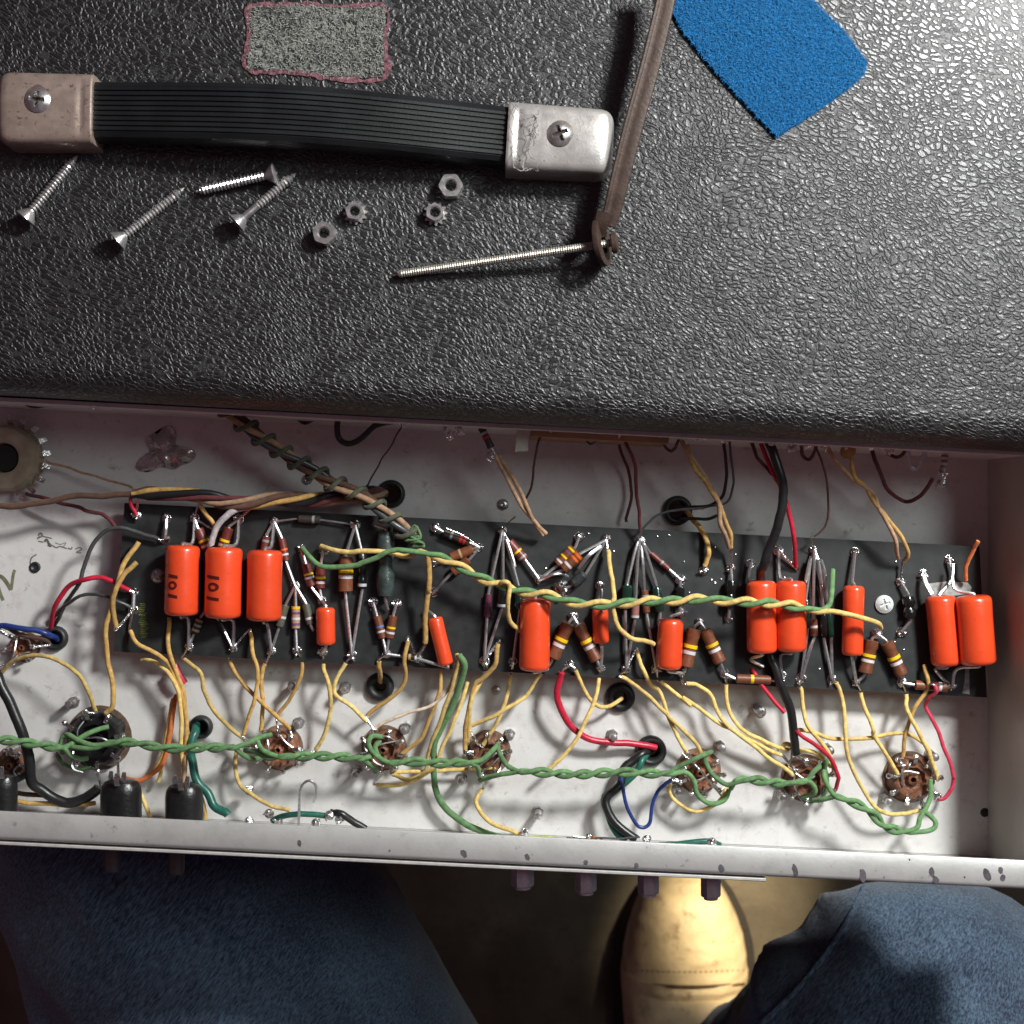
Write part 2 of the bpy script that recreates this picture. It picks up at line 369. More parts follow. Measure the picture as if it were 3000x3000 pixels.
def end_cap(inner, outer, wi, wo, label, rot, cm=None):
    d = outer - inner; Lh = d.length; d = d.normalized(); s = Vector((-d.y, d.x, 0)); vs = []; fs = []
    ss = [0, .02, .35, .9, 2.0, 2.8, 3.6, 4.4, 5.2, 6.5, 9, 14, Lh * .5, Lh * .7, Lh - 9, Lh - 5, Lh - 3, Lh - 1.8, Lh - .8, Lh - .2, Lh]
    R = 3.0; hh = 14.2
    for q in ss:
        w = (wi + (wo - wi) * q / Lh) / 2; top = hh - .5 * (q / Lh); e = Lh - q
        k = 0 if e > 5 else 5 - math.sqrt(max(0, 25 - (5 - e) ** 2)); w -= k * .85; top -= k * .9
        if q < .1: top -= .3; w -= .2
        dip = .75 * math.exp(-((q - 3.9) / 1.0) ** 2)
        row = [(-w - .2, 0), (-w, 4), (-w, top - R)] + [(-w + R - R * math.cos(a), top - R + R * math.sin(a)) for a in (.35, .75, 1.15)]
        inner_ = [(-w + R, top - dip * .1)] + [(-w * .55, top + .5 - dip), (0, top + .7 - dip), (w * .55, top + .5 - dip)] + [(w - R, top - dip * .1)]
        row = row + inner_ + [(-a, b) for a, b in reversed(row)]
        for u, v in row: vs.append(inner + d * q + s * u + Vector((0, 0, v)))
    mm = len(row)
    for i in range(len(ss) - 1):
        for k in range(mm - 1): fs.append((i * mm + k, i * mm + k + 1, (i + 1) * mm + k + 1, (i + 1) * mm + k))
    fs += [tuple(range(mm)), tuple((len(ss) - 1) * mm + k for k in range(mm))]
    o = tag(MB().add(vs, fs).build('end_cap', cm or CHROME, grip, ang=50), label)
    return o
zt = TOP + .05
i0 = W(177, 206, TOP + 12); o0 = W(-8, 203, TOP + 12); i0.z = o0.z = zt
RUSTY = mat('brownish_chrome', (.44, .34, .29), .36, .5, var=.14, vs=.25, bump=.05, bs=1.2, rvar=.1); dirty(RUSTY, .45, .57, .68, (.12, .07, .05))
end_cap(i0, o0, 24.6, 25.5, 'scratched brownish metal end cap at the handle\'s left end', .3, mat('brownish_chrome', (.44, .34, .29), .36, .5, var=.14, vs=.25, bump=.05, bs=1.2, rvar=.1))
i1 = W(957, 256, TOP + 12); o1 = W(1158, 268, TOP + 12); i1.z = o1.z = zt
end_cap(i1, o1, 24.0, 22.8, 'bright metal end cap at the handle\'s right end', .2)
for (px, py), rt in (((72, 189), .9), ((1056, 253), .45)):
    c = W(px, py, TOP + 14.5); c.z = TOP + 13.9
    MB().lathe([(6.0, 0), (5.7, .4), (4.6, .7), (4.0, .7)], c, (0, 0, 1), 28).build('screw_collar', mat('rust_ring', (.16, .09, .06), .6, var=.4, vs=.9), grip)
    for k_ in (0, 1): MB().box((c.x, c.y, c.z + 1.32 + .02 * k_), 5.3, 1.25 , .08, rt + k_ * math.pi / 2).build('recess_shade', mat('recess_shade', (.03, .018, .012), .8), grip, smooth=False)  # shade of the recess given as colour: a thin dark cross laid inside
    phillips(c + Vector((0, 0, 1)), 4.5, 1.7, rot=rt, cross=.62, depth=1.5).build('cap_screw', STEEL, grip, ang=40)

# lint snagged on the right end cap
HAIR = mat('grey_lint', (.34, .33, .32), .8, var=.2)
lm = MB()
rn = random.Random(3)
for q in range(13):
    c = Vector((rn.uniform(966, 1010), rn.uniform(200, 318), 0)); p = []
    dx, dy = rn.uniform(-6, 6), rn.uniform(-12, 12)
    for k in range(9):
        p.append(W(c.x, c.y, TOP + rn.uniform(15.2, 17.2)))
        dx = dx * .7 + rn.uniform(-9, 9); dy = dy * .7 + rn.uniform(-13, 13); c += Vector((dx, dy, 0))
        c.x = min(1016, max(962, c.x)); c.y = min(322, max(192, c.y))
    lm.tube(crom(p, 5), .12, 3)
tag(lm.build('lint_tangle', HAIR), 'grey tangle of hair and lint snagged on the bright right end cap', 'lint')

# loose wood screws, nuts
def threaded(a, b, r, pitch, tip=0, seg=12, deep=.28):
    d = b - a; Lh = d.length; prof = [(0, 0), (r * .8, .02)]; t = .4
    while t < Lh - tip - pitch:
        prof += [(r - deep, t), (r, t + pitch * .5)]; t += pitch
    while tip and t < Lh - pitch:
        f = max(.15, (Lh - t) / tip); prof += [((r - deep) * f, t), (r * f, t + pitch * .5)]; t += pitch
    prof += [((r * .8) if not tip else .1, Lh - .02), (0, Lh)]
    return MB().lathe(prof, a, d, seg)
def wood_screw(hx, hy, tx, ty, label, smooth_part=0):
    hc = W(hx, hy, TOP + 4.2); tp = W(tx, ty, TOP + 1.6); d = (tp - hc).normalized()
    r_ = thing('wood_screw', label, 'screw', (hc.x, hc.y, TOP), 'loose wood screws on the cabinet')
    MB().lathe([(0, -.9), (1.0, -.3), (3.4, -.25), (3.9, .1), (3.7, .6), (1.5, 3.6)], hc, d, 20).build('head', STEEL, r_)
    s0 = hc + d * 3.5
    if smooth_part:
        MB().lathe([(1.35, 0), (1.35, smooth_part)], s0, d, 14).build('smooth_shank', STEEL, r_); s0 += d * smooth_part
    threaded(s0, tp, 1.8, 1.3, 4, deep=.5).build('shank', STEEL, r_, ang=20)
wood_screw(47, 412, 146, 294, 'countersunk steel wood screw lying just below the left end cap, leftmost of the loose screws')
wood_screw(221, 455, 348, 354, 'longest looking loose wood screw, lying diagonally left of the crossed pair')
wood_screw(519, 327, 368, 362, 'loose wood screw of the crossed pair lying nearly level, head to the right')
wood_screw(446, 422, 559, 326, 'loose wood screw of the crossed pair that has a smooth shank below its head', 6.5)
def hex_nut(px, py, R, rot, label, teeth, hgt=3.0):
    c = W(px, py, TOP + 2); c.z = TOP + .1
    r_ = thing('hex_nut', label, 'nut', c, 'loose nuts on the cabinet')
    R = S_(R, TOP); zb = 1.2 if teeth else 0
    def ringm(poly, hole, z0, z1): return MB().prism(poly, z0, z1, [hole])
    hx = [(c.x + R * (.82 if teeth else 1) * math.cos(rot + k * math.pi / 3), c.y + R * (.82 if teeth else 1) * math.sin(rot + k * math.pi / 3)) for k in range(6)]
    rh = R * .43
    hole = [(c.x + rh * math.cos(-k * math.pi / 8), c.y + rh * math.sin(-k * math.pi / 8)) for k in range(16)]
    nut = MB(); Rb = R * (.82 if teeth else 1)
    # body with chamfered crown
    prof = [(rh, zb), (Rb * .98, zb)]
    vs = []; fs = []; seg = 36
    def hr(a): return Rb * math.cos(math.pi / 6) / math.cos(((a - rot + math.pi / 6) % (math.pi / 3)) - math.pi / 6)
    rows = [(rh, zb, 0), (None, zb, 1.0), (None, zb + hgt * .8, 1.0), (None, zb + hgt, .93), (rh * 1.25, zb + hgt, 0), (rh, zb + hgt - .5, 0)]
    for rr, z, f in rows:
        for k in range(seg):
            a = 2 * math.pi * k / seg
            q = rr if rr else (hr(a) if f == 1 else min(hr(a) * .985, Rb * .94))
            vs.append((c.x + q * math.cos(a), c.y + q * math.sin(a), c.z + z))
    for i in range(len(rows)):
        for k in range(seg):
            j = (i + 1) % len(rows); k2 = (k + 1) % seg; fs.append((i * seg + k, i * seg + k2, j * seg + k2, j * seg + k))
    nut.add(vs, fs).build('nut_body', STEEL, r_, ang=25)
    if teeth:
        out = []
        for k in range(48):
            a = 2 * math.pi * k / 48; q = R * (1.04 if k % 4 < 2 else .80); out.append((c.x + q * math.cos(a), c.y + q * math.sin(a)))
        ringm(out, hole, c.z, c.z + .9).build('toothed_washer', STEEL, r_, smooth=False)
hex_nut(613, 442, 23, .2, 'plain hexagonal nut lowest of the loose nuts', False, 5.0)
hex_nut(670, 400, 22, .3, 'nut with toothed lock washer beside the lowest plain nut', True)
hex_nut(821, 402, 22, .0, 'nut with toothed lock washer directly below another plain nut', True)
hex_nut(851, 353, 24, .55, 'plain hexagonal nut nearest the handle', False, 5.0)

# felt patch and hook tape residue
fp = [W(1225, -18, TOP), W(1270, 30, TOP), W(1288, 62, TOP), W(1345, 133, TOP), W(1410, 203, TOP), W(1464.5, 260, TOP), W(1530, 218, TOP), W(1600, 168, TOP), W(1628, 142, TOP), W(1634, 120, TOP), W(1590, 60, TOP), W(1528, 0, TOP), W(1480, -60, TOP), W(1240, -80, TOP)]
f = MB(); f.prism([(p.x, p.y) for p in fp], TOP + .05, TOP + 1.5)
felt = tag(f.build('felt_patch', FELT, smooth=False), 'bright blue fuzzy felt patch stuck on the upper right of the black cabinet', 'felt patch')
fib = MB(); rn = random.Random(5)
def inside(x, y, P):
    c = False; j = len(P) - 1
    for i in range(len(P)):
        if (P[i].y > y) != (P[j].y > y) and x < (P[j].x - P[i].x) * (y - P[i].y) / (P[j].y - P[i].y) + P[i].x: c = not c
        j = i
    return c
def fuzz(mb, P, nmb, z, ln, wd, seed):
    rn = random.Random(seed); x0, x1 = min(p.x for p in P), max(p.x for p in P); y0, y1 = min(p.y for p in P), max(p.y for p in P)
    while nmb:
        x, y = rn.uniform(x0, x1), rn.uniform(y0, y1)
        if not inside(x, y, P): continue
        nmb -= 1; a = rn.uniform(0, 6.283); l = ln * rn.uniform(.5, 1.5); w = wd; zz = z + rn.uniform(0, .5)
        p0 = Vector((x, y, zz)); p1 = p0 + Vector((math.cos(a) * l, math.sin(a) * l, rn.uniform(.1, .6))); s = Vector((-math.sin(a), math.cos(a), 0)) * w
        p2 = p1 + Vector((math.cos(a + .8) * l * .7, math.sin(a + .8) * l * .7, rn.uniform(-.4, .1)))
        mb.add([p0 - s, p0 + s, p1 + s, p1 - s, p2], [(0, 1, 2, 3), (3, 2, 4)])
fuzz(fib, fp, 15000, TOP + 1.45, .9, .07, 5)
rn = random.Random(77)
for k in range(len(fp) - 1):
    a, b = fp[k], fp[k + 1]; n_ = int((b - a).length * 9)
    for q in range(n_):
        p0 = a.lerp(b, rn.random()); p0.z = TOP + rn.uniform(.3, 1.4); an = rn.uniform(0, 6.283); l = rn.uniform(.3, 1.1); dv = Vector((math.cos(an), math.sin(an), rn.uniform(-.4, .2))) * l; sd = Vector((-math.sin(an), math.cos(an), 0)) * .06
        fib.add([p0 - sd, p0 + sd, p0 + dv], [(0, 1, 2)])
tag(fib.build('felt_pile', FIBRE, felt, smooth=False), kind='stuff')
gp = [W(467, 13, TOP), W(560, 8, TOP), W(650, 12, TOP), W(728, 15, TOP), W(727, 80, TOP), W(725, 146, TOP), W(640, 150, TOP), W(560, 138, TOP), W(466, 131, TOP), W(470, 70, TOP)]
f = MB(); f.prism([(p.x, p.y) for p in gp], TOP + .02, TOP + .45)
res = tag(f.build('adhesive_patch', GREYP, smooth=False), 'worn rectangle of grey speckled glue residue with a pinkish outline above the handle', 'adhesive patch')
PINKM = speckle('pink_glue', (.035, .018, .022), (.24, .09, .115), .8, .38, .60)
bd = MB()
loop = crom(gp + [gp[0]], 12)
bd.tube([p + Vector((noise.noise(p * .4) * .8, noise.noise(p * .37 + Vector((9, 0, 0))) * .8, .35)) for p in loop], [max(.25, .85 + .9 * noise.noise(p * .35)) for p in loop], 6, flat=.3)
bd.build('glue_border', PINKM, res)
gf = MB(); fuzz(gf, gp, 2300, TOP + .4, .8, .10, 8)
tag(gf.build('hook_fibres', mat('grey_fibre', (.20, .20, .18), .9, var=.5, vs=1.5), res, smooth=False), kind='stuff')

# long metal bar with a threaded rod through its ring end
bar = thing('chassis_bracket', 'brown metal channel bar with a long threaded rod through its bent ring end', 'metal bracket', W(1200, 230, TOP))
cl = [(1262, -60), (1256, -2), (1242, 60), (1222, 140), (1196, 233), (1174, 320), (1157, 390), (1147, 425)]
zc = [40, 39, 38.5, 38, 37.5, 36.5, 35, 34]
P = crom([W(x, y, z) for (x, y), z in zip(cl, zc)], 5)
wsec = [37, 37, 37.5, 38, 38, 37.5, 35, 31]
vs = []; fs = []; prof_ = None
for i, p in enumerate(P):
    t = i / (len(P) - 1) * 7; k = min(6, int(t)); w = S_(wsec[k] * (1 - t + k) + wsec[k + 1] * (t - k), 38) / 2
    T = (P[min(i + 1, len(P) - 1)] - P[max(i - 1, 0)]).normalized(); s = Vector((T.y, -T.x, 0)).normalized() * -1
    s = s if s.x > 0 else -s
    up = Vector((0, 0, 1)); lip = 1.6 * (1 - max(0, (t - 5.6) / 1.4))
    row = [(-w, -2.2), (-w, lip), (-w + .5, lip + .3), (-w + 1.3, lip), (-w + 1.5, .25), (-w + 2.3, -.1), (0, .05), (w - 1.2, .1), (w - .3, -.2), (w, -1), (w, -2.6), (w - 1, -2.6), (w - 1.1, -1.3), (-w + 1, -1.3), (-w + .9, -2.2)]
    for u, v in row: vs.append(p + s * u + up * v)
mm = len(row)
for i in range(len(P) - 1):
    for k in range(mm): fs.append((i * mm + k, i * mm + (k + 1) % mm, (i + 1) * mm + (k + 1) % mm, (i + 1) * mm + k))
fs += [tuple(range(mm)), tuple((len(P) - 1) * mm + k for k in range(mm))]
MB().add(vs, fs).build('channel', BARM, bar, ang=40)
# the flattened, turned ring at its end, seen nearly edge-on
rc = W(1136, 462, 31); ax = Vector((1, .13, .42)).normalized(); yv = Vector((-.10, 1, .0)); yv = (yv - ax * yv.dot(ax)).normalized(); xv = ax.cross(yv)
vs = []; fs = []; seg = 32; Ro, Ri = 7.6, 3.3
for (rr, tt) in ((Ri, -.9), (Ro, -.9), (Ro + .15, 0), (Ro, .9), (Ri, .9), (Ri - .1, 0)):
    for k in range(seg):
        a = 2 * math.pi * k / seg; q = rr * (1.0 + (.28 * max(0, math.sin(a)) ** 2 if rr > 5 else 0))
        vs.append(rc + xv * q * math.cos(a) + yv * q * math.sin(a) + ax * tt)
for i in range(6):
    for k in range(seg):
        j = (i + 1) % 6; k2 = (k + 1) % seg; fs.append((i * seg + k, i * seg + k2, j * seg + k2, j * seg + k))
MB().add(vs, fs).build('ring_end', BARM, bar, ang=50)
MB().tube(crom([W(1140, 400, 35), W(1132, 425, 34), W(1128, 445, 32)], 4), [3.6, 2.8, 2.2], 8, flat=.45).build('neck', BARM, bar)
ra, rb = W(1162, 457, 33), W(752, 517, 24.6)
rod = threaded(ra, rb, 1.5, .85, 0, 12, .2).build('threaded_rod', BRASS, bar, ang=20)
MB().lathe([(0, -1.5), (2.6, -1.4), (3.6, -.7), (3.7, .9), (3.3, 1.2), (0, 1.2)], W(1159, 458, 33), (rb - ra), 16).build('rod_head', BARM, bar)

# ================================================================ chassis
FZ = -45.0
fl = [W(-330, 1553, FZ), W(1864, 1600, FZ), W(1866, 868, FZ), W(-330, 752, FZ)]
# lip lines on the rim plane
la, lb = W(-250, 1519, 0), W(2050, 1634.5, 0)       # inner edge of the front lip
oa, ob = W(-250, 1574.5, 0), W(2050, 1685, 0)       # outer edge of the front lip
le = (ob - oa).normalized(); ln_ = Vector((-le.y, le.x, 0))
PINS = []
ch = thing('amplifier_chassis', 'open white painted steel amplifier chassis turned upside down below the cabinet edge', 'chassis', (0, -60, FZ))
grom = [(738, 932, 24, 19), (1278, 963, 25, 19), (106, 1204, 21, 15), (380, 1371, 20, 14), (717, 1295, 24, 12), (1170, 1315, 25, 12), (1228, 1416, 26, 18)]
holes = []
for gx, gy, R, r in grom:
    c = W(gx, gy, FZ); q = S_(R, FZ) * .86
    holes.append([(c.x + q * math.cos(-k * math.pi / 10), c.y + q * math.sin(-k * math.pi / 10)) for k in range(20)])
hole_small = [(1858, 1533, 9)]
fa = W(-330, 1553, 0)
front_in = lambda x: None
pl = [(oa.x, oa.y + 1.4), (ob.x, ob.y + 1.4)]
rx = W(1864, 1000, FZ).x
fpoly = [(oa.x, oa.y + 1.6), (rx, oa.y + 1.6 + (ob.y - oa.y) * (rx - oa.x) / (ob.x - oa.x)), (rx, W(1866, 868, FZ).y), (fl[3].x, fl[3].y)]
MB().prism(fpoly, FZ - 1.5, FZ, holes).build('floor_panel', PANEL, ch, smooth=False)
lw = (Vector((la.x, la.y, 0)) - Vector((oa.x, oa.y, 0))).dot(ln_)
LIPM = mat('lip_zinc', (.50, .49, .48), .42, .25, var=.06, vs=.08, bump=.05, bs=.6); dirty(LIPM, .25, .6, .7, (.25, .24, .25)); dirty(LIPM, .045, .5, .85, (.34, .33, .32))
fprof = [(0, FZ - 1.5), (0, -2.4), (.25, -1.2), (.9, -.4), (2.0, 0), (lw - .3, 0), (lw, -.25), (lw, -1.2), (2.4, -1.5), (1.6, -2.6), (1.5, FZ - 1.5)]
MB().sweep(fprof, oa, ob, ln_).build('front_wall', LIPM, ch, ang=40)
pe = W(1446, 1660, 0); t1 = (pe - oa).dot(le)
MB().sweep([(-1.9, FZ), (-1.9, -1.5), (-1.6, -1.2), (-.9, -1.2), (-.6, -1.5), (-.6, FZ)], oa, oa + le * t1, ln_).build('face_plate', mat('plate_edge', (.62, .60, .58), .35, .3), ch)
rpts = [(rx, fpoly[1][1] - 12), (rx + 1.6, fpoly[1][1] - 12), (rx + 1.6, fpoly[2][1] + 3), (rx, fpoly[2][1] + 3)]
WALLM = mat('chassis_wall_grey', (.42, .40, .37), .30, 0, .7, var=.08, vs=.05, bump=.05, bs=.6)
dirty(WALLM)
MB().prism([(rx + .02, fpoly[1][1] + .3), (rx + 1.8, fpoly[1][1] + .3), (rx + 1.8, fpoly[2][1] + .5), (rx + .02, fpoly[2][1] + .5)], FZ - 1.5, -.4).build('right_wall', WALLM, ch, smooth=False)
bw0, bw1 = Vector((fpoly[3][0], fpoly[3][1], 0)), Vector((fpoly[2][0], fpoly[2][1], 0)); be = (bw1 - bw0).normalized(); bn = Vector((-be.y, be.x, 0))
MB().sweep([(0, FZ - 1.5), (0, -.3), (1.5, -.3), (1.5, FZ - 1.5)], bw0, bw1 + be * 1.8, bn).build('back_wall', PANEL, ch, smooth=False)
TANS = mat('tan_fibre_strip', (.30, .17, .09), .7, var=.25, vs=.1)
s0 = W(1000, 817, -30); s1 = W(1250, 831, -30)
MB().sweep([(-2.2, -38), (-2.2, -8), (-.1, -8), (-.1, -38)], bw0 + be * (s0 - bw0).dot(be), bw0 + be * (s1 - bw0).dot(be), bn).build('terminal_strip', TANS, ch, smooth=False)
c = W(1858, 1533, FZ); MB().lathe([(0, .15), (1.7, .12), (1.9, 0)], c, (0, 0, 1), 14).build('drain_hole', RUBBER, ch)
for (a, b, r) in ((949, 952, 11), (1535, 1062, 8), (275, 998, 0), (1436, 1343, 10), (936, 1302, 9), (580, 905, 10), (338, 995, 7), (1180, 1390, 0)):
    if r:
        c = W(a, b, FZ); R = S_(r, FZ)
        MB().lathe([(R, 0), (R, .5), (R * .8, 1.0), (R * .35, 1.25), (0, .9)], c, (0, 0, 1), 16).build('rivet', STEEL, ch)
# dark ink dabs along the lip, pencil marks on the floor panel
INK = mat('ink_smudge', (.10, .085, .10), .7, var=.3, vs=.6)
for x, y, w, h, rot in ((565, 1591, 8, 12, .2), (875, 1611, 11, 16, .6), (995, 1617, 9, 13, .5), (1105, 1627, 9, 9, .4), (1201, 1633, 8, 11, .3), (1361, 1638, 11, 15, .6), (1500, 1642, 10, 25, .3), (1628, 1652, 13, 26, .1), (1758, 1645, 11, 18, .2), (1765, 1660, 12, 15, .5), (1862, 1650, 13, 26, .4), (1888, 1642, 9, 14, .1), (1892, 1656, 10, 14, -.2), (1716, 1622, 3, 4, 0), (1668, 1655, 3, 3, 0), (1820, 1655, 4, 4, 0), (735, 1605, 4, 4, 0)):
    c = W(x, y, 0); vs = []
    for k in range(14):
        a = 2 * math.pi * k / 14; q = 1 + .35 * noise.noise(Vector((x * .1, k * .9, 3)))
        u, v = w * .1 * q * math.cos(a), h * .1 * q * math.sin(a)
        vs.append((c.x + u * math.cos(rot) - v * math.sin(rot), c.y + u * math.sin(rot) + v * math.cos(rot)))
    MB().prism(vs, .01, .06).build('ink_dab', INK, ch, smooth=False)
def ribbon(s, w, z, m, name, parent, n=5):
    P = crom(pts(s, z), n); MB().tube(P, w, 6, flat=.06).build(name, m, parent)
PENC = mat('pencil_grey', (.16, .15, .145), .8, var=.4, vs=1.2)
OLIVE = mat('olive_marker', (.21, .21, .13), .8, var=.3)
for s, w in (("Z72,1011,-44.9 76,1006 80,1010 74,1014 70,1016", .45), ("Z80,1012,-44.9 90,1014 98,1016", .25), ("Z84,1022,-44.9 88,1018 92,1025 96,1030 90,1028", .55), ("Z97,1028,-44.9 106,1033 112,1031 118,1032 126,1035", .32), ("Z104,1024,-44.9 114,1027 124,1024 120,1031", .18), ("Z128,1034,-44.9 134,1036 136,1032", .3), ("Z142,1036,-44.9 150,1033 154,1037 144,1042 153,1043", .3), ("Z72,1021,-44.9 82,1023", .25),
             ("Z69,1046,-44.9 60,1052 57,1061 59,1069", .3)):
    ribbon(s, w, -44.9, PENC, 'pencil_mark', ch)
for s, w in (("Z-4,1086,-44.9 4,1089 12,1098 21,1113", .9), ("Z21,1113,-44.9 23,1100 25,1085 28,1075", .7), ("Z-5,1100,-44.9 0,1118 6,1133", .8)):
    ribbon(s, w, -44.9, OLIVE, 'marker_stroke', ch)
c = W(67, 1070, FZ); MB().lathe([(2.2, 0), (2.3, .6), (1.6, .9), (.8, .3), (0, .3)], c, (0, 0, 1), 12).build('blackened_hole', RUBBER, ch)

# socket screws standing up from the floor panel
def post(px, py, dx=0, dy=0, R=8.5, hgt=9):
    # px,py is the bright tip
    t = W(px, py, FZ + hgt); R = S_(R, FZ + hgt) * .9; b = Vector((t.x, t.y, FZ))
    r = thing('screw_post', lab, 'screw', b, 'screw ends standing on the chassis floor')
    MB().lathe([(R * 1.45, 0), (R * 1.45, 1.2), (R * 1.3, 1.5), (R * .95, 1.5)], b, (0, 0, 1), 6).build('nut', STEEL, r, ang=20)
    prof = [(R * .9, 2.0)]
    t_ = 2.6
    while t_ < hgt - 1.2: prof += [(R * .85, t_), (R, t_ + .35)]; t_ += .7
    prof += [(R, hgt - .9), (R * .8, hgt - .2), (R * .4, hgt), (0, hgt)]
    MB().lathe(prof, b, (0, 0, 1), 14).build('threaded_end', STEEL, r)
for x, y, lab in (
    (128, 1329, 'screw end up left of the black tube socket'), (550, 1297, 'upper screw end between two yellow wires, right above the brown socket second from left'),
    (648, 1301, 'screw end beside a pale yellow wire left of the tan wire grommet'), (559, 1368, 'screw end at the upper right rim of the second socket from the left'),
    (762, 1379, 'screw end up right of the brown socket under the cream wire'), (670, 1463, 'screw end on bare white floor below left of the middle left socket'),
    (870, 1475, 'screw end below left of the socket with two orange leads at its left'), (962, 1391, 'screw end above right of the socket left of the long bare green run'),
    (1016, 1540, 'lone screw end near the front lip beside the long green wire'), (1363, 1413, 'screw end above right of the socket ringed by a yellow loop'),
    (1434, 1342, 'dull screw end in the shade between crossing yellow wires and the thick black cable'), (1280, 1496, 'screw end inside the yellow loop at the socket below the red wire'),
    (1478, 1506, 'screw end below left of the second socket from the right'), (1568, 1418, 'screw end behind the red wire at the second socket from the right'),
    (1679, 1514, 'screw end below left of the rightmost tube socket'), (1766, 1430, 'screw end above right of the rightmost tube socket'),
    (18, 1417, 'screw end at the left picture edge below the green twisted pair'), (1158, 1385, 'short screw end tucked under the middle of the red wire')):
    if x == 1158: y = 1392
    post(x, y)

# grommets
glab = ['black rubber grommet with the wrapped wire bundle running into it', 'black rubber grommet under the right hand brown wires behind the board', 'black rubber grommet with the red and blue wires at the left',
        'black rubber grommet with a thick teal wire at left', 'black rubber grommet with a short yellow stub below the board', 'black rubber grommet with the bent yellow wire end', 'black rubber grommet that the thick red wire enters']
for (gx, gy, R, r), lb_ in zip(grom, glab):
    c = W(gx, gy, FZ); Ro = S_(R, FZ) * 1.12; Ri = S_(r, FZ) * .8
    pr = [(Ri, -6), (Ri, .6)] + [((Ri + Ro) / 2 - (Ro - Ri) / 2 * math.cos(a), .9 + 2.1 * math.sin(a)) for a in [math.pi * k / 8 for k in range(9)]] + [(Ro, .05)]
    MBg = MB().lathe(pr, c, (0, 0, 1), 32)
    MBg.f = [f for f in MBg.f if len(f) == 4]
    tag(MBg.build('rubber_grommet', RUBBER), lb_, 'grommet', 'wire grommets in the chassis floor')

# tube sockets
def socket(px, py, R, label, pins=9, m=BAKE, hgt=7.5, rot=.3, skip=(), ring=None, cat='tube socket'):
    c = W(px, py, FZ + hgt); c.z = FZ; R = S_(R, FZ + hgt)
    r_ = thing('tube_socket', label, cat, c, 'tube sockets in the chassis floor')
    q = [(R * .88, 0), (R * .92, hgt * .35), (R * .86, hgt * .55), (R * .84, hgt * .8), (R * .72, hgt), (R * .50, hgt * .98), (R * .42, hgt * .7), (R * .26, hgt * .66), (R * .20, hgt * .95), (R * .11, hgt), (R * .10, hgt * .3), (0, hgt * .3)]
    b = MB().lathe(q, c, (0, 0, 1), 36)
    for v in b.v:
        n_ = noise.noise(v * .55); d = Vector((v.x - c.x, v.y - c.y, 0)); a = math.atan2(d.y, d.x)
        k = 1 + .07 * n_ + .05 * math.cos(a * pins + rot * pins)
        v.x = c.x + d.x * k; v.y = c.y + d.y * k; v.z += .5 * n_
    b.build('socket_body', m, r_, ang=50)
    fl_ = MB().lathe([(R * 1.03, 0), (R * 1.03, .9), (R * .9, .9)], c, (0, 0, 1), 28); fl_.build('flange', mat('socket_flange', (.20, .13, .09), .5, .2, var=.35), r_)
    for k in range(pins):
        if k in skip: continue
        a = rot + 2 * math.pi * k / pins; d = Vector((math.cos(a), math.sin(a), 0)); s = Vector((-d.y, d.x, 0))
        p0 = c + d * R * .52 + Vector((0, 0, hgt * .7)); p1 = c + d * R * .72 + Vector((0, 0, hgt + 1.6)); p2 = c + d * R * (1.0 + .08 * math.sin(k * 5)) + Vector((0, 0, hgt + 2.6 - 1.3 * (k % 2)))
        t = MB().tube([p0, p1, p2], [.95, .95, .75], 6, flat=.35); t.lathe([(0, -.9), (1.0, -.6), (1.25, .1), (.8, .9), (0, 1.1)], p2, d, 8)
        t.build('pin', SOLDER, r_); PINS.append(p2.copy())
    for k in range(3):
        rn_ = random.Random(int(px) * 7 + k); a, b_ = rn_.uniform(0, 6.28), rn_.uniform(0, 6.28)
        q0 = c + Vector((math.cos(a), math.sin(a), 0)) * R * .7 + Vector((0, 0, hgt + .5)); q1 = c + Vector((math.cos(b_), math.sin(b_), 0)) * R * rn_.uniform(.3, 1.1) + Vector((0, 0, hgt + .8))
        MB().tube(crom([q0, q0.lerp(q1, .5) + Vector((rn_.uniform(-2, 2), rn_.uniform(-2, 2), rn_.uniform(.5, 2.5))), q1], 5), rn_.uniform(.3, .45), 6).build('lead', TIN, r_)
socket(176, 1398, 60, 'large black tube socket smothered in green wire loops at left', 8, BLACKP, 9, .2)
socket(524, 1416, 42, 'brown tube socket second from left with a green pair ending on its left', rot=.1)
socket(722, 1416, 42, 'brown tube socket below the tan grommet with a green hook on its upper left', rot=.5)
socket(922, 1424, 41, 'reddish brown tube socket halfway along the green twisted pair', rot=.2)
socket(1322, 1460, 42, 'brown tube socket with a yellow wire looping round underneath', rot=.0)
socket(1526, 1474, 44, 'brown tube socket where the thick black cable ends', rot=.35)
socket(1724, 1472, 48, 'rightmost brown tube socket with an open round centre hole', rot=.15)
socket(16, 1446, 34, 'dusty brown tube socket cut by the left picture edge', rot=.15)
socket(40, 1222, 28, 'small stained brown socket behind the blue wire at the left edge', 6, BAKE, 5, .1)
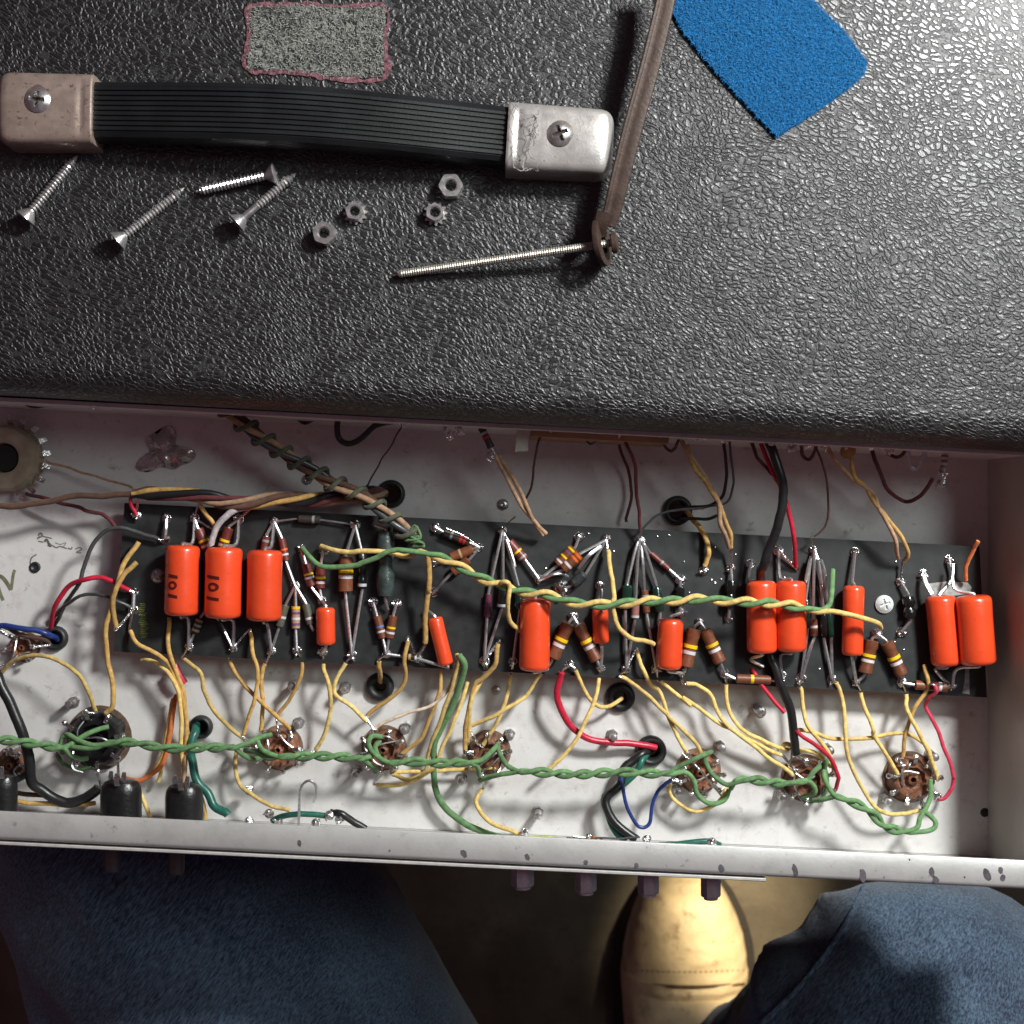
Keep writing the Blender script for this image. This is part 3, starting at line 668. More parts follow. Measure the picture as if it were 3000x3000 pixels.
# big ceramic rectifier socket at upper left
c = W(6, 864, FZ + 9); c.z = FZ
r_ = thing('round_socket', 'large cream ringed round socket with metal tabs cut by the left picture edge', 'tube socket', c)
CREAMM = mat('aged_cream_ceramic', (.42, .34, .24), .5, var=.25, vs=.15, bump=.15, bs=.5)
b = MB().lathe([(13.5, 0), (13.5, 6), (12.2, 9), (8, 9.6), (6.2, 8.8), (5.6, 6), (5.4, .4), (0, .3)], c, (0, 0, 1), 40); b.build('ring', CREAMM, r_, ang=50)
MB().lathe([(5.3, .6), (5.3, 7.4), (0, 7.2)], c, (0, 0, 1), 24).build('bore', mat('bore_black', (.01, .01, .008), .8), r_)
for k in range(9):
    a = -1.2 + k * .33; d = Vector((math.cos(a), math.sin(a), 0)); p = c + d * 13.2 + Vector((0, 0, 5))
    MB().tube([p, p + d * 2.6 + Vector((0, 0, 2.5)), p + d * 5 + Vector((0, 0, 1))], [1.5, 1.4, 1.1], 6, flat=.3).build('contact_tab', SOLDER, r_)
# soldered ground lug on the floor
c = W(310, 852, FZ + 2); c.z = FZ
vs = []; fs = []; seg = 22
lug = MB().lathe([(9.5, 0), (9.2, 1.0), (7.4, 2.2), (5.0, 3.2), (2.5, 4.0), (0, 4.2)], c, (0, 0, 1), 40)
for v in lug.v:
    d = Vector((v.x - c.x, v.y - c.y, 0)); a = math.atan2(d.y, d.x); k = 1 + .28 * math.cos(3 * a + 1.1) + .16 * math.cos(5 * a) ; v.x = c.x + d.x * k; v.y = c.y + d.y * k * .9; v.z += 2.6 * noise.noise(v * .33) * (1 if v.z > FZ + .5 else 0)
SOLM = mat('dull_solder', (.55, .50, .50), .25, .85, var=.2, vs=.3, bump=.5, bs=.35)
tag(lug.build('solder_mound', SOLM), 'lumpy star shaped mound of solder on the shaded floor left of the wrapped bundle', 'solder')

# black jacks in the front wall
def jack(px, py, wpx, label, tabs=True):
    c = W(px, py, -22); r_ = thing('jack_socket', label, 'jack', (c.x, c.y, -30), 'black plastic jacks on the front wall')
    w = S_(wpx, -20) / 2; y1 = oa.y + (c.x - oa.x) * (ob.y - oa.y) / (ob.x - oa.x) + 2; yt = c.y + 6
    sec = []; b = MB(); rows = []
    pr = [(w * .55, 0), (w * .8, .8), (w * .95, 2.6), (w, 5), (w, yt + 3 - y1)]
    b.lathe(pr, (c.x, yt + 3, -26), (0, -1, 0), 20, .8); b.build('jack_body', BLACKP, r_)
    for k, (dx, dz) in enumerate(((-.4, 2), (.3, 4), (.05, 7))):
        p = Vector((c.x + dx * w, yt + 2, -26 + dz)); MB().tube([p, p + Vector((0, 3, 1)), p + Vector((.4, 5, 1.5))], [1.1, 1.1, .8], 6, flat=.35).build('terminal', SOLDER, r_)
jack(223, 1518, 78, 'black jack body below the large black tube socket')
jack(343, 1526, 72, 'black jack body with a tan lead left of the teal wire')
jack(-4, 1508, 60, 'black jack body cut by the left picture edge')
# jack bushings through the face plate
BUSH = mat('bushing_metal', (.46, .37, .41), .35, .45, var=.2, vs=.4)
for k, (px, py, w, lab) in enumerate(((986, 1672, 40, 'leftmost of the four purplish hexagonal jack nuts under the front lip'), (1105, 1682, 38, 'second hexagonal jack nut from the left under the front lip'),
                         (1223, 1686, 37, 'hexagonal jack nut directly above the tan boot toe'), (1341, 1692, 35, 'rightmost hexagonal jack nut, beside the boot toe'))):
    e = W(px, py, -16); R = S_(w, -16) / 2 * 1.06; yw = oa.y + (e.x - oa.x) * (ob.y - oa.y) / (ob.x - oa.x) - 2.2
    r_ = thing('jack_nut', lab, 'nut', (e.x, yw, -16), 'jack nuts under the front lip')
    MB().lathe([(R * 1.02, 0), (R * 1.02, (yw - e.y) - .6), (R * .92, (yw - e.y))], (e.x, yw, -16), (0, -1, 0), 6).build('hex_body', BUSH, r_, ang=15)
    MB().lathe([(R * .72, 0), (R * .72, yw - e.y + .9), (R * .5, yw - e.y + .9), (R * .5, 1)], (e.x, yw, -16), (0, -1, 0), 20).build('bushing', BUSH, r_)
for px, py, lab in ((212, 1643, 'dim steel shaft tip left of another under the lip, against the dark trouser leg'), (333, 1648, 'dim steel shaft tip right of another under the lip, against the dark trouser leg')):
    e = W(px, py, -30); yw = oa.y + (e.x - oa.x) * (ob.y - oa.y) / (ob.x - oa.x) - 2
    r_ = thing('control_shaft', lab, 'shaft', (e.x, yw, -30), 'control shafts under the front lip')
    MB().lathe([(3.2, 0), (3.2, yw - e.y - 1.5), (2.9, yw - e.y)], (e.x, yw, -30), (0, -1, 0), 18).build('shaft', mat('dark_shaft', (.10, .09, .09), .4, .6), r_)

# ================================================================ circuit board
BT = -33.0
brd = thing('circuit_board', 'long black fibre circuit board standing off the white chassis floor', 'circuit board', W(1040, 1130, BT))
bp_ = [W(214, 1229, BT), W(1862, 1316, BT), W(1848, 1031, BT), W(235, 949, BT)]
MB().prism([(p.x, p.y) for p in bp_], BT - 2.2, BT).build('board_panel', BOARD, brd, smooth=False)
for x, y in ((295, 1087), (1669, 1140), (1180, 1230), (480, 1200)):
    p = W(x, y, BT); MB().lathe([(2.2, FZ + .05), (2.2, BT - 2.3)], (p.x, p.y, 0), (0, 0, 1), 12).build('standoff', STEEL, brd)
JOINTS = dict(s1=(257, 972), s2=(314, 978), s3=(311, 1018), s4=(367, 977), s5=(450, 980), s6=(517, 984), s7=(670, 990), s8=(568, 1035), s9=(610, 1038),
 s10=(821, 995), s11=(904, 1033), s12=(820, 1062), s13=(948, 1001), s14=(1017, 1093), s15=(818, 1117), s16=(1093, 1012), s17=(1144, 1018), s18=(1209, 1020), s19=(1284, 1094),
 s20=(1328, 1077), s21=(1131, 1105), s22=(1062, 1111), s24=(1379, 1073), s25=(1416, 1063), s26=(1469, 1039), s27=(1536, 1038), s28=(1613, 1041), s29=(1700, 1099),
 s30=(1743, 1083), s31=(1791, 1055), s32=(253, 1117), s33=(251, 1151), s34=(356, 1220), s35=(440, 1224), s36=(512, 1228), s37=(560, 1228), s38=(609, 1230), s39=(664, 1236),
 s40=(557, 1105), s41=(607, 1133), s42=(704, 1136), s43=(748, 1140), s44=(729, 1234), s45=(786, 1242), s46=(914, 1248), s47=(968, 1248), s48=(1075, 1254), s49=(1134, 1262),
 s50=(1182, 1262), s51=(1238, 1262), s52=(1288, 1270), s53=(1082, 1164), s54=(1284, 1157), s55=(1320, 1174), s56=(1368, 1272), s57=(1375, 1166), s58=(1475, 1276), s59=(1512, 1280),
 s60=(1570, 1282), s61=(1616, 1288), s62=(1655, 1196), s63=(1701, 1192), s64=(1702, 1288), s65=(1797, 1293))
rn = random.Random(11)
def make_joint(seed):
    b = MB(); b.lathe([(2.3, 0), (2.25, .35), (1.7, .5), (1.6, .9), (1.35, 1.8), (.8, 2.5), (0, 2.75)], (0, 0, 0), (0, 0, 1), 14)
    for v in b.v[28:]:
        v += Vector((noise.noise(v * .9 + Vector((seed, 0, 0))), noise.noise(v * .9 + Vector((0, seed, 3))), .6 * noise.noise(v * .8 + Vector((0, 0, seed))))) * .9
    for k in range(2):
        a = seed * 2.3 + k * 2.1; d = Vector((math.cos(a), math.sin(a), 0))
        b.tube([d * .4 + Vector((0, 0, 1.5)), d * 1.8 + Vector((0, 0, 2.2)), d * 2.6 + Vector((0, 0, 1.4))], [.75, .6, .4], 6)
    me = bpy.data.meshes.new('solder_joint'); me.from_pydata([v * U for v in b.v], [], b.f); me.materials.append(SOLDER); me.shade_smooth(); me.set_sharp_from_angle(angle=math.radians(50)); return me
JM = [make_joint(k) for k in range(6)]
bb = Vector(brd['_b'])
for k, (nm, (x, y)) in enumerate(JOINTS.items()):
    o = bpy.data.objects.new('solder_joint', JM[k % 6]); COL.objects.link(o); o.parent = brd
    o.location = (W(x, y, BT + .8) - bb - Vector((0, 0, .8))) * U; o.rotation_euler = (0, 0, rn.uniform(0, 6.28)); s = rn.uniform(.72, .98)
    if nm in ('s22',): s = 1.5
    o.scale = (s, s, s)
c = W(1669.6, 1140, BT + 1.5); c.z = BT
WHITESC = mat('white_screw_paint', (.60, .62, .62), .5, var=.1, bump=.1, bs=1)
MB().lathe([(3.6, 0), (3.6, 1.0)], c, (0, 0, 1), 28).build('screw_washer', WHITESC, brd)
phillips(c + Vector((0, 0, 1)), 3.5, 1.3, rot=.45, cross=.6, depth=.9).build('board_screw', WHITESC, brd, ang=40)
c = W(295, 1087, BT + 1.5); c.z = BT
phillips(c, 2.9, 1.8, rot=.2, cross=.6, depth=1.2).build('board_screw', STEEL, brd, ang=40)
# thin pale patches on the board at both ends of the rightmost capacitors
PALEM = mat('pale_patch', (.30, .31, .30), .45, var=.35, vs=.5, bump=.15, bs=1)
q = [W(1752, 1101, BT), W(1785, 1097, BT), W(1825, 1099, BT), W(1833, 1108, BT), W(1829, 1120, BT), W(1800, 1124, BT), W(1756, 1124, BT)]
MB().prism([(p.x, p.y) for p in reversed(q)], BT + .05, BT + .3).build('pale_strip', PALEM, brd, smooth=False)
q = [W(1821, 1252, BT), W(1828, 1252, BT), W(1829, 1310, BT), W(1815, 1308, BT), W(1820, 1285, BT)]
MB().prism([(p.x, p.y) for p in reversed(q)], BT + .05, BT + .25).build('pale_strip', PALEM, brd, smooth=False)
# illegible yellow green stamp down the left of the board
STAMP = mat('stamp_ink', (.14, .16, .03), .6, var=.5, vs=1.5)
rn = random.Random(21)
for k in range(19):
    y = 1139 + k * 3.5; x = 268 + k * .25
    w = rn.uniform(9, 17); p = W(x + rn.uniform(-2, 2), y, BT)
    MB().box((p.x, p.y, BT + .06), S_(w, BT), S_(rn.uniform(1.2, 2.3), BT), .06, rn.uniform(-.15, .1)).build('stamp_stroke', STAMP, brd, smooth=False)
# small scratches / solder splashes
SPL = [(1290, 1060), (1349, 1033), (1388, 1046), (1360, 1093), (1396, 1104), (1240, 1012), (1262, 1010), (1110, 1007), (1158, 1040), (1300, 1118), (1342, 1094), (1349, 1100), (1480, 1090), (1688, 1212), (1705, 1226), (1546, 1262), (1690, 1060), (744, 1137), (700, 1150), (1030, 1072)]
for x, y in SPL:
    p = W(x, y, BT); MB().lathe([(.55, 0), (.45, .25), (0, .4)], p, (0, 0, 1), 6).build('solder_splash', SOLDER, brd)

def J(k): return JOINTS[k] if isinstance(k, str) else k
def lead(a, zb, mid, b, za, r=.62):
    pass
def component(name, label, cat, group, a, b, p0, p1, w, style, bands=(), zc=None, bodymat=None, va=(), vb=(), lead_r=.62, lm=TIN, squash=1.0):
    """a, b: joints (or None); p0, p1: px ends of the body; w: body width in px"""
    R = S_(w, BT + 4) / 2; z = zc if zc is not None else BT + R + .5
    P0, P1 = W(p0[0], p0[1], z), W(p1[0], p1[1], z); d = (P1 - P0); Ln = d.length; d.normalize()
    r = thing(name, label, cat, Vector(((P0.x + P1.x) / 2, (P0.y + P1.y) / 2, BT)), group)
    if style == 'cap':
        e = min(2.1, R * .42); pr = [(R * .30, -.15), (R - e, 0)] + [(R - e + e * math.sin(t), e - e * math.cos(t)) for t in (.35, .75, 1.15, 1.57)]
        pr += [(R * .985, Ln * .3), (R * .99, Ln * .7)] + [(R - e + e * math.cos(t), Ln - e + e * math.sin(t)) for t in (0, .4, .8, 1.2)] + [(R - e, Ln), (R * .25, Ln + .2)]
        seg = 36
    elif style == 'dog':
        b_ = R * .9; pr = [(R * .75, 0), (R, .35), (R, Ln * .20), (R * .9, Ln * .26), (R * .9, Ln * .78), (R * .97, Ln * .84), (R * .97, Ln - .35), (R * .75, Ln)]; seg = 20
    elif style == 'lobe':
        pr = [(R * .3, 0), (R * .8, .4), (R, Ln * .15), (R, Ln * .34), (R * .72, Ln * .5), (R, Ln * .66), (R, Ln * .85), (R * .8, Ln - .4), (R * .3, Ln)]; seg = 20
    elif style == 'bead':
        pr = [(R * .3, 0), (R * .75, .4), (R, 1.2), (R * .96, Ln * .5), (R, Ln - 1.2), (R * .75, Ln - .4), (R * .3, Ln)]; seg = 18
    else:
        pr = [(R * .8, 0), (R, .25), (R, Ln - .25), (R * .8, Ln)]; seg = 18
    MB().lathe(pr, P0, d, seg, squash).build('body', bodymat, r, ang=32)
    for t, c_ in bands:
        bw = .045 * Ln if Ln > 9 else .5; f = R * 1.03
        if style == 'dog' and .26 < t < .78: f = R * (1.0 if c_ == 'yellow' else .95)
        MB().lathe([(R * .7, -bw), (f, -bw), (f, bw), (R * .7, bw)], P0 + d * (Ln * t), d, seg, squash).build('band', band(c_), r)
    for j, P, via, sgn in ((a, P0, va, -1), (b, P1, vb, 1)):
        if j is None: continue
        x, y = J(j)[:2]; zz = J(j)[2] if len(J(j)) > 2 else BT + 2.4
        path = [P + d * sgn * -.3, P + d * sgn * .8] + [W(*v) for v in via] + [W(x, y, zz)]
        MB().tube(crom(path, 4), lead_r, 6).build('lead', lm, r)
    r['_ax'] = [*P0, *P1, R]
    return r

G_C = 'orange film capacitors on the circuit board'
def cap(label, a, b, p0, p1, w, lift=.6, la_=(), lb_=()):
    R = S_(w, BT + 6) / 2
    # extra leads: the metal strips run from each end down to its joint
    return component('film_capacitor', label, 'capacitor', G_C, a, b, p0, p1, w, 'cap', zc=BT + R + lift, bodymat=ORANGE, va=la_, vb=lb_, lead_r=.68)
C1 = cap('leftmost big orange capacitor with dark code bars printed across it', 's4', 's34', (345, 1029), (342, 1161), 64, .8, [(363, 1024, -29)], [(355, 1168, -29)])
C2 = cap('second big orange capacitor from the left, with dark code bars beside a pink gleam', 's5', 's35', (423, 1033), (420, 1166), 69, .6, [(446, 1026, -29)], [(440, 1172, -29)])
C3 = cap('third big orange capacitor from the left, unmarked', 's6', 's36', (500, 1038), (498, 1171), 66, .6, [(512, 1030, -29)], [(505, 1180, -29)])
cap('short narrow orange capacitor right of the three big ones', 's41', 's38', (614, 1146), (615, 1217), 36, .6)
cap('small slanted orange capacitor near the lower edge of the board', (804, 1150), 's45', (820, 1165), (842, 1255), 29, 1.5)
cap('big orange capacitor standing alone left of two brown resistors in a V', (1010, 1118, -31), (1034, 1262, -31), (1010, 1130), (1008, 1265), 58, .8)
cap('smallest orange capacitor, hanging below a silver eyelet under the twisted pair', 's21', 's49', (1132, 1148), (1134, 1214), 31, 1.0, (), [(1136, 1225, -28)])
cap('medium orange capacitor whose right side touches a brown banded resistor', 's54', 's52', (1266, 1167), (1262, 1263), 48, 1.2, (), ())
cap('left one of the touching pair of orange capacitors crossed by the twisted pair', 's25', (1440, 1258, -32), (1436, 1096), (1438, 1232), 57, .6, [(1413, 1095, -30)], [(1416, 1244, -31)])
cap('right one of the touching pair of orange capacitors crossed by the twisted pair', 's26', 's58', (1492, 1096), (1493, 1229), 57, 1.6, [(1472, 1090, -30)], [(1473, 1236, -30)])
cap('slim orange capacitor with a yellow wire end lying over it', 's28', 's61', (1611, 1105), (1608, 1237), 40, .8, [(1608, 1098, -29)], ())
cap('left one of the overlapping orange capacitors at the right end of the board', 's31', (1790, 1290, -31), (1774, 1124), (1786, 1256), 56, 1.0, [(1797, 1090, -30)], [(1765, 1262, -30), (1778, 1280, -31)])
cap('raised orange capacitor at the far right end, glowing yellowish on its right side', (1798, 1064, -27), 's65', (1836, 1124), (1846, 1254), 66, 5.0, [(1800, 1110, -24)], [(1806, 1262, -26)])
# flat strips of the double leads
def strip(label, a, b, za=BT + 2.4, zb=BT + 2.4, mid=(), w=.85):
    m = MB(); P = [W(*J(a)[:2], za)] + [W(*v) for v in mid] + [W(*J(b)[:2], zb)]
    m.tube(crom(P, 4), w, 6, flat=.35)
    return m

def print_code(cap_, ts, name='printed_code'):
    ax = cap_['_ax']; P0, P1, R = Vector(ax[0:3]), Vector(ax[3:6]), ax[6]; d = (P1 - P0); Ln = d.length; d.normalize()
    s = d.cross(Vector((0, 0, 1))).normalized(); 
    if s.x < 0: s = -s
    b = MB()
    def P(a, t): return P0 + d * t + s * (R + .05) * math.sin(a) + Vector((0, 0, (R + .05) * math.cos(a)))
    def quad(a0, a1, t0, t1, sk=0, n=6):
        for i in range(n):
            u0, u1 = i / n, (i + 1) / n; q0, q1 = a0 + (a1 - a0) * u0, a0 + (a1 - a0) * u1
            b.add([P(q0, t0 + sk * u0), P(q1, t0 + sk * u1), P(q1, t1 + sk * u1), P(q0, t1 + sk * u0)], [(0, 1, 2, 3)])
    for kind, t, a0, a1 in ts:
        t *= Ln
        if kind == '1': quad(a0, a1, t - .62, t + .62, .7)
        else:
            n = 16
            for i in range(n):
                g0, g1 = 2 * math.pi * i / n, 2 * math.pi * (i + 1) / n; am, ah = (a0 + a1) / 2, (a1 - a0) / 2
                o_ = [(am + ah * f * math.cos(g), t + 1.75 * f * math.sin(g)) for g in (g0, g1) for f in (1, .48)]
                b.add([P(*o_[0]), P(*o_[1]), P(*o_[3]), P(*o_[2])], [(0, 1, 2, 3)])
    b.build(name, mat('code_ink', (.09, .006, .005), .5, var=.2), cap_)
print_code(C1, [('1', .42, -.62, -.02), ('0', .56, -.62, -.05), ('1', .70, -.64, -.02)])
print_code(C2, [('1', .40, -.85, -.02), ('0', .55, -.75, -.02), ('1', .70, -.85, -.02)])

G_R = 'resistors on the circuit board'
def res_(label, a, b, p0, p1, w, body='brown', bands=(), style='plain', **k):
    component('resistor', label, 'resistor', G_R, a, b, p0, p1, w, style, bands, bodymat=bodym(body), **k)
YW = [(.46, 'yellow'), (.62, 'white')]
res_('maroon resistor with a yellow band poking out between the two left big capacitors', 's4', (398, 1060, -31), (374, 998), (391, 1036), 19, 'maroon', [(.6, 'yellow'), (.85, 'white')])
res_('maroon resistor with a yellow band half hidden under the white wire', 's5', (405, 1060, -31), (432, 996), (419, 1034), 19, 'maroon', [(.62, 'yellow'), (.85, 'tan')])
res_('tan striped resistor stub emerging below between the two left big capacitors', 's34', (388, 1150, -31), (366, 1196), (378, 1166), 15, 'dark', [(.25, 'tan'), (.55, 'grey'), (.85, 'tan')])
res_('thin dark resistor whose lead slants under the second big capacitor', 's35', (400, 1160, -31), (424, 1192), (414, 1172), 10, 'dark')
res_('maroon resistor stub at the upper left corner of the third big capacitor', 's6', (496, 1060, -31), (503, 1012), (498, 1040), 15, 'maroon', [(.3, 'grey')])
res_('red brown resistor with white band leaning along the right side of the third big capacitor', 's6', 's40', (531, 1016), (540, 1058), 14, 'maroon', [(.5, 'orange'), (.72, 'white')])
res_('tiny dark resistor in the thin wire along the top of the board', 's6', 's7', (563, 979), (604, 981), 15, 'dark', [(.7, 'grey')], lead_r=.4)
res_('maroon resistor with a yellow band directly below the end of the green wire', 's8', 's41', (577, 1064), (588, 1106), 18, 'maroon', YW)
res_('maroon resistor with a yellow band just right of its slanted twin under the green wire', 's9', 's41', (605, 1070), (604, 1110), 18, 'maroon', [(.5, 'yellow'), (.72, 'white')])
res_('thick rust brown resistor with a broad yellow band below the green wire', 's7', 's39', (653, 1050), (652, 1116), 27, 'brown', [(.42, 'yellow'), (.58, 'white')], 'plain')
component('diode', 'glossy black part right of the thick rust brown resistor', 'diode', G_R, 's7', 's39', (684, 1052), (683, 1112), 17, 'lobe', [(.86, 'silver')], bodymat=GLOSSK)
component('electrolytic_capacitor', 'dark slate green waisted capacitor between the rust brown resistor and the ochre wire', 'capacitor', None, (708, 991), (732, 1150, -31), (728, 1002), (727, 1126), 34, 'lobe', bodymat=mat('slate_green', (.035, .05, .047), .35, var=.35, vs=.3, bump=.3, bs=.6))
res_('brown resistor with a red band at the upper left of the upper centre cluster', 's10', 's11', (838, 1004), (886, 1024), 17, 'dark', [(.3, 'grey'), (.66, 'red'), (.8, 'red')])
res_('brown resistor just left of the silver joint in the upper centre cluster', 's11', 's12', (892, 1036), (850, 1052), 19, 'brown', [(.55, 'tan')])
res_('brown resistor slanting down to the joint beside the ochre wire', 's11', 's15', (884, 1056), (854, 1080), 19, 'brown', [(.7, 'grey')])
res_('small red brown resistor with a yellow band slanting right from the fan of strips', 's13', 's14', (960, 1022), (990, 1056), 18, 'maroon', [(.55, 'yellow'), (.85, 'grey')])
res_('purple resistor on the leftmost strip of the left fan of leads', 's13', 's46', (922, 1121), (919, 1164), 13, 'purple', [(.5, 'violet')], va=[(945, 1015, -29)])
component('diode', 'glossy black part between the purple resistor and the yellow wire', 'diode', G_R, 's13', 's46', (949, 1092), (946, 1148), 17, 'bead', [(.9, 'silver')], bodymat=GLOSSK, va=[(949, 1012, -29)])
component('diode', 'glossy black part on the rightmost strip of the left fan, above the lone big capacitor', 'diode', G_R, 's13', 's47', (977, 1104), (980, 1150), 19, 'bead', bodymat=DGREEN, va=[(953, 1012, -29), (972, 1068, -27)])
res_('brown resistor ringed yellow and violet, left one of the crossed pair', 's16', 's14', (1083, 1034), (1052, 1066), 20, 'brown', [(.12, 'yellow'), (.3, 'violet'), (.55, 'yellow'), (.82, 'white')])
res_('orange banded resistor, right one of the crossed pair', 's17', 's14', (1094, 1046), (1062, 1074), 19, 'brown', [(.1, 'orange'), (.3, 'orange'), (.7, 'white')], zc=BT + 5)
component('diode', 'mottled dark part below the crossed resistors', 'diode', G_R, 's17', 's22', (1104, 1082), (1078, 1104), 21, 'bead', bodymat=mat('charcoal_mottled', (.05, .055, .058), .3, var=.5, vs=.8, bump=.3, bs=.8))
res_('thin maroon resistor slanting right from the central fan of strips', 's18', 's19', (1228, 1044), (1262, 1074), 11, 'maroon', [(.6, 'grey')], va=[(1216, 1028, -29)])
component('diode', 'green black part on the leftmost strip of the central fan', 'diode', G_R, 's18', 's50', (1184, 1102), (1180, 1150), 20, 'bead', bodymat=DGREEN, va=[(1201, 1030, -29)])
res_('pinkish resistor in the central fan, under the twisted pair', 's18', 's50', (1199, 1138), (1198, 1166), 15, 'pinkish', [(.9, 'silver')], va=[(1205, 1030, -29)])
res_('brown resistor in the central fan right of the pinkish one', 's18', 's51', (1216, 1114), (1220, 1156), 14, 'brown', [(.25, 'grey')], va=[(1213, 1060, -28)])
component('diode', 'green black part on the rightmost strip of the central fan', 'diode', G_R, 's18', 's51', (1238, 1105), (1245, 1155), 18, 'bead', bodymat=DGREEN, va=[(1216, 1032, -29)])
component('diode', 'glossy black part right above the medium orange capacitor', 'diode', G_R, 's19', 's54', (1283, 1106), (1283, 1144), 19, 'bead', bodymat=GLOSSK)
component('diode', 'glossy black part left of the touching pair of orange capacitors', 'diode', G_R, 's24', 's57', (1380, 1094), (1376, 1148), 23, 'lobe', bodymat=GLOSSK)
component('diode', 'glossy black two lobed part right of the white screw', 'diode', G_R, 's29', 's63', (1713, 1123), (1717, 1168), 25, 'lobe', bodymat=GLOSSK)
res_('thick brown yellow banded resistor tucked behind the lone big capacitor', 's53', (1032, 1262, -31), (1073, 1176), (1043, 1242), 26, 'brown', YW, 'dog')
res_('thick brown yellow banded resistor left of the smallest orange capacitor', 's53', 's49', (1090, 1178), (1126, 1246), 25, 'brown', YW, 'dog')
res_('thick brown yellow banded resistor touching the medium orange capacitor', 's55', 's52', (1310, 1186), (1294, 1258), 27, 'brown', YW, 'dog')
res_('thick brown yellow banded resistor slanting right, beside the medium orange capacitor pair of legs', 's55', 's56', (1330, 1188), (1359, 1250), 25, 'brown', YW, 'dog')
res_('thick brown yellow banded resistor touching the slim orange capacitor', 's62', 's61', (1645, 1208), (1632, 1270), 27, 'brown', YW, 'dog')
res_('rightmost thick brown yellow banded resistor, slanting down to the right', 's62', 's64', (1673, 1212), (1702, 1274), 25, 'brown', YW, 'dog')
res_('brown resistor with one yellow band lying flat along the lower board edge', 's56', (1462, 1284, -31), (1389, 1280), (1454, 1283), 17, 'brown', [(.46, 'yellow')])
res_('pinkish brown resistor with red and white bands at the lower right board edge', 's64', 's65', (1726, 1292), (1788, 1297), 18, 'brown', [(.62, 'red'), (.75, 'white')])
res_('stub of a resistor with tan bands left of the slanted capacitor', 's44', 's45', (766, 1239), (790, 1241), 12, 'dark', [(.3, 'tan'), (.8, 'white')])
res_('small brown resistor with a blue band, left leg of a V', 's42', 's44', (711, 1162), (722, 1204), 16, 'brown', [(.48, 'blue'), (.7, 'white')])
res_('small brown resistor with a yellow band, right leg of a V', 's43', 's44', (742, 1162), (734, 1204), 17, 'brown', [(.52, 'yellow'), (.75, 'white')])
res_('dusky resistor with a white band on the left strip of the small three strip fan', 's40', 's36', (539, 1142), (527, 1182), 15, 'greenish', [(.55, 'white')])
res_('resistor ringed yellow, violet and white on the middle strip of the small three strip fan', 's40', 's37', (558, 1144), (558, 1186), 16, 'tan', [(.06, 'yellow'), (.3, 'violet'), (.55, 'white'), (.8, 'violet')])
res_('dusky greenish resistor on the right strip of the small three strip fan', 's40', (592, 1190, -31), (577, 1140), (586, 1178), 15, 'greenish', [(.7, 'white')])
res_('small brown resistor with a white band right of the touching capacitor pair', 's27', 's59', (1534, 1168), (1536, 1200), 15, 'brown', [(.45, 'white')], va=[(1536, 1060, -29)], vb=[(1532, 1215, -29)])
component('diode', 'green black part partly under the touching capacitor pair\'s right edge', 'diode', G_R, 's27', 's59', (1521, 1130), (1523, 1186), 14, 'bead', bodymat=DGREEN, va=[(1530, 1050, -29), (1519, 1100, -29)])
component('diode', 'black part left of its green black neighbour beside the slim orange capacitor', 'diode', G_R, 's27', 's60', (1553, 1148), (1555, 1204), 14, 'bead', bodymat=GLOSSK, va=[(1543, 1055, -29), (1551, 1109, -28)])
component('diode', 'green black part with a silver edge just left of the slim orange capacitor', 'diode', G_R, 's27', 's60', (1563, 1142), (1568, 1203), 13, 'bead', bodymat=DGREEN, va=[(1548, 1055, -29), (1558, 1088, -28)])
# bare links that are not part of a component
def link(label, s, r=.55, m=TIN, cat='wire', flat=None, name='bare_wire'):
    P = crom(pts(s), 5); tag(MB().tube(P, r, 7, flat=flat).build(name, m), label, cat)
link('short bare link between two joints at the upper left board corner', 'Z314,980,-30.5 313,998,-29.5 311,1016,-30.5', .8)
link('short bare link between two joints beside the red wire end', 'Z253,1120,-30.5 251,1148,-30.5', .8)
link('thin shiny link above the red banded resistor', 'C990,1280,-27 1150,1350 1280,1440,-29', .3, SOLDER)
link('bent strip from the crossed resistors to the orange banded one', 'D840,1290,-29 720,1380,-26 630,1500,-30', .8, TIN, flat=.4)
link('arched dull lead under the crossed resistors', 'D260,1610,-30 380,1560,-27 480,1550 530,1575,-30', .5)
link('silver strip at the upper end of the smallest orange capacitor', 'D835,1690,-30 832,1840,-27', .9, TIN, flat=.35)
link('bent strip from the right upper joint to the left overlapping capacitor', 'F985,1560,-30 1010,1640,-28 1065,1740,-26', .95, TIN, flat=.4)
link('bare brown wire with a silver streak under the lower left corner of the third socket', 'S100,120,-33 200,210,-31 300,330,-33 360,400,-36', .45, SOLDER)

# ================================================================ wires
TARGETS = [W(x, y, BT + 2.2) for x, y in JOINTS.values()] + PINS
def bare_end(e, q, o, r):
    t = min(TARGETS, key=lambda p: (p - e).length); d = (t - e).length
    if d < .5 or d > 9.5 or e.z > -26: return
    dr = (e - q).normalized()
    MB().tube(crom([e - dr * .3, e + dr * min(1.2, d * .3), t + Vector((0, 0, .2))], 4), [min(.6, r * .6)] * 3, 6).build('bare_end', SOLDER, o)
def wire(key, r, s, label, group=None, n=6, m=None, name=None, jit=0):
    P = pts(s)
    P = crom(P, n)
    for i in range(1, len(P) - 1):
        q = P[i] * .11; P[i] = P[i] + Vector((noise.noise(q + Vector((3, 0, 0))), noise.noise(q + Vector((0, 7, 0))), 0)) * .75 + Vector((noise.noise(q * 4), noise.noise(q * 4 + Vector((9, 9, 0))), 0)) * .16
    r *= .89
    o = MB().tube(P, r, 10).build(name or 'wire', m or cloth(key), ang=70)
    for e, q in ((P[0], P[1]), (P[-1], P[-2])): bare_end(e, q, o, r)
    return tag(o, label, 'wire', group)
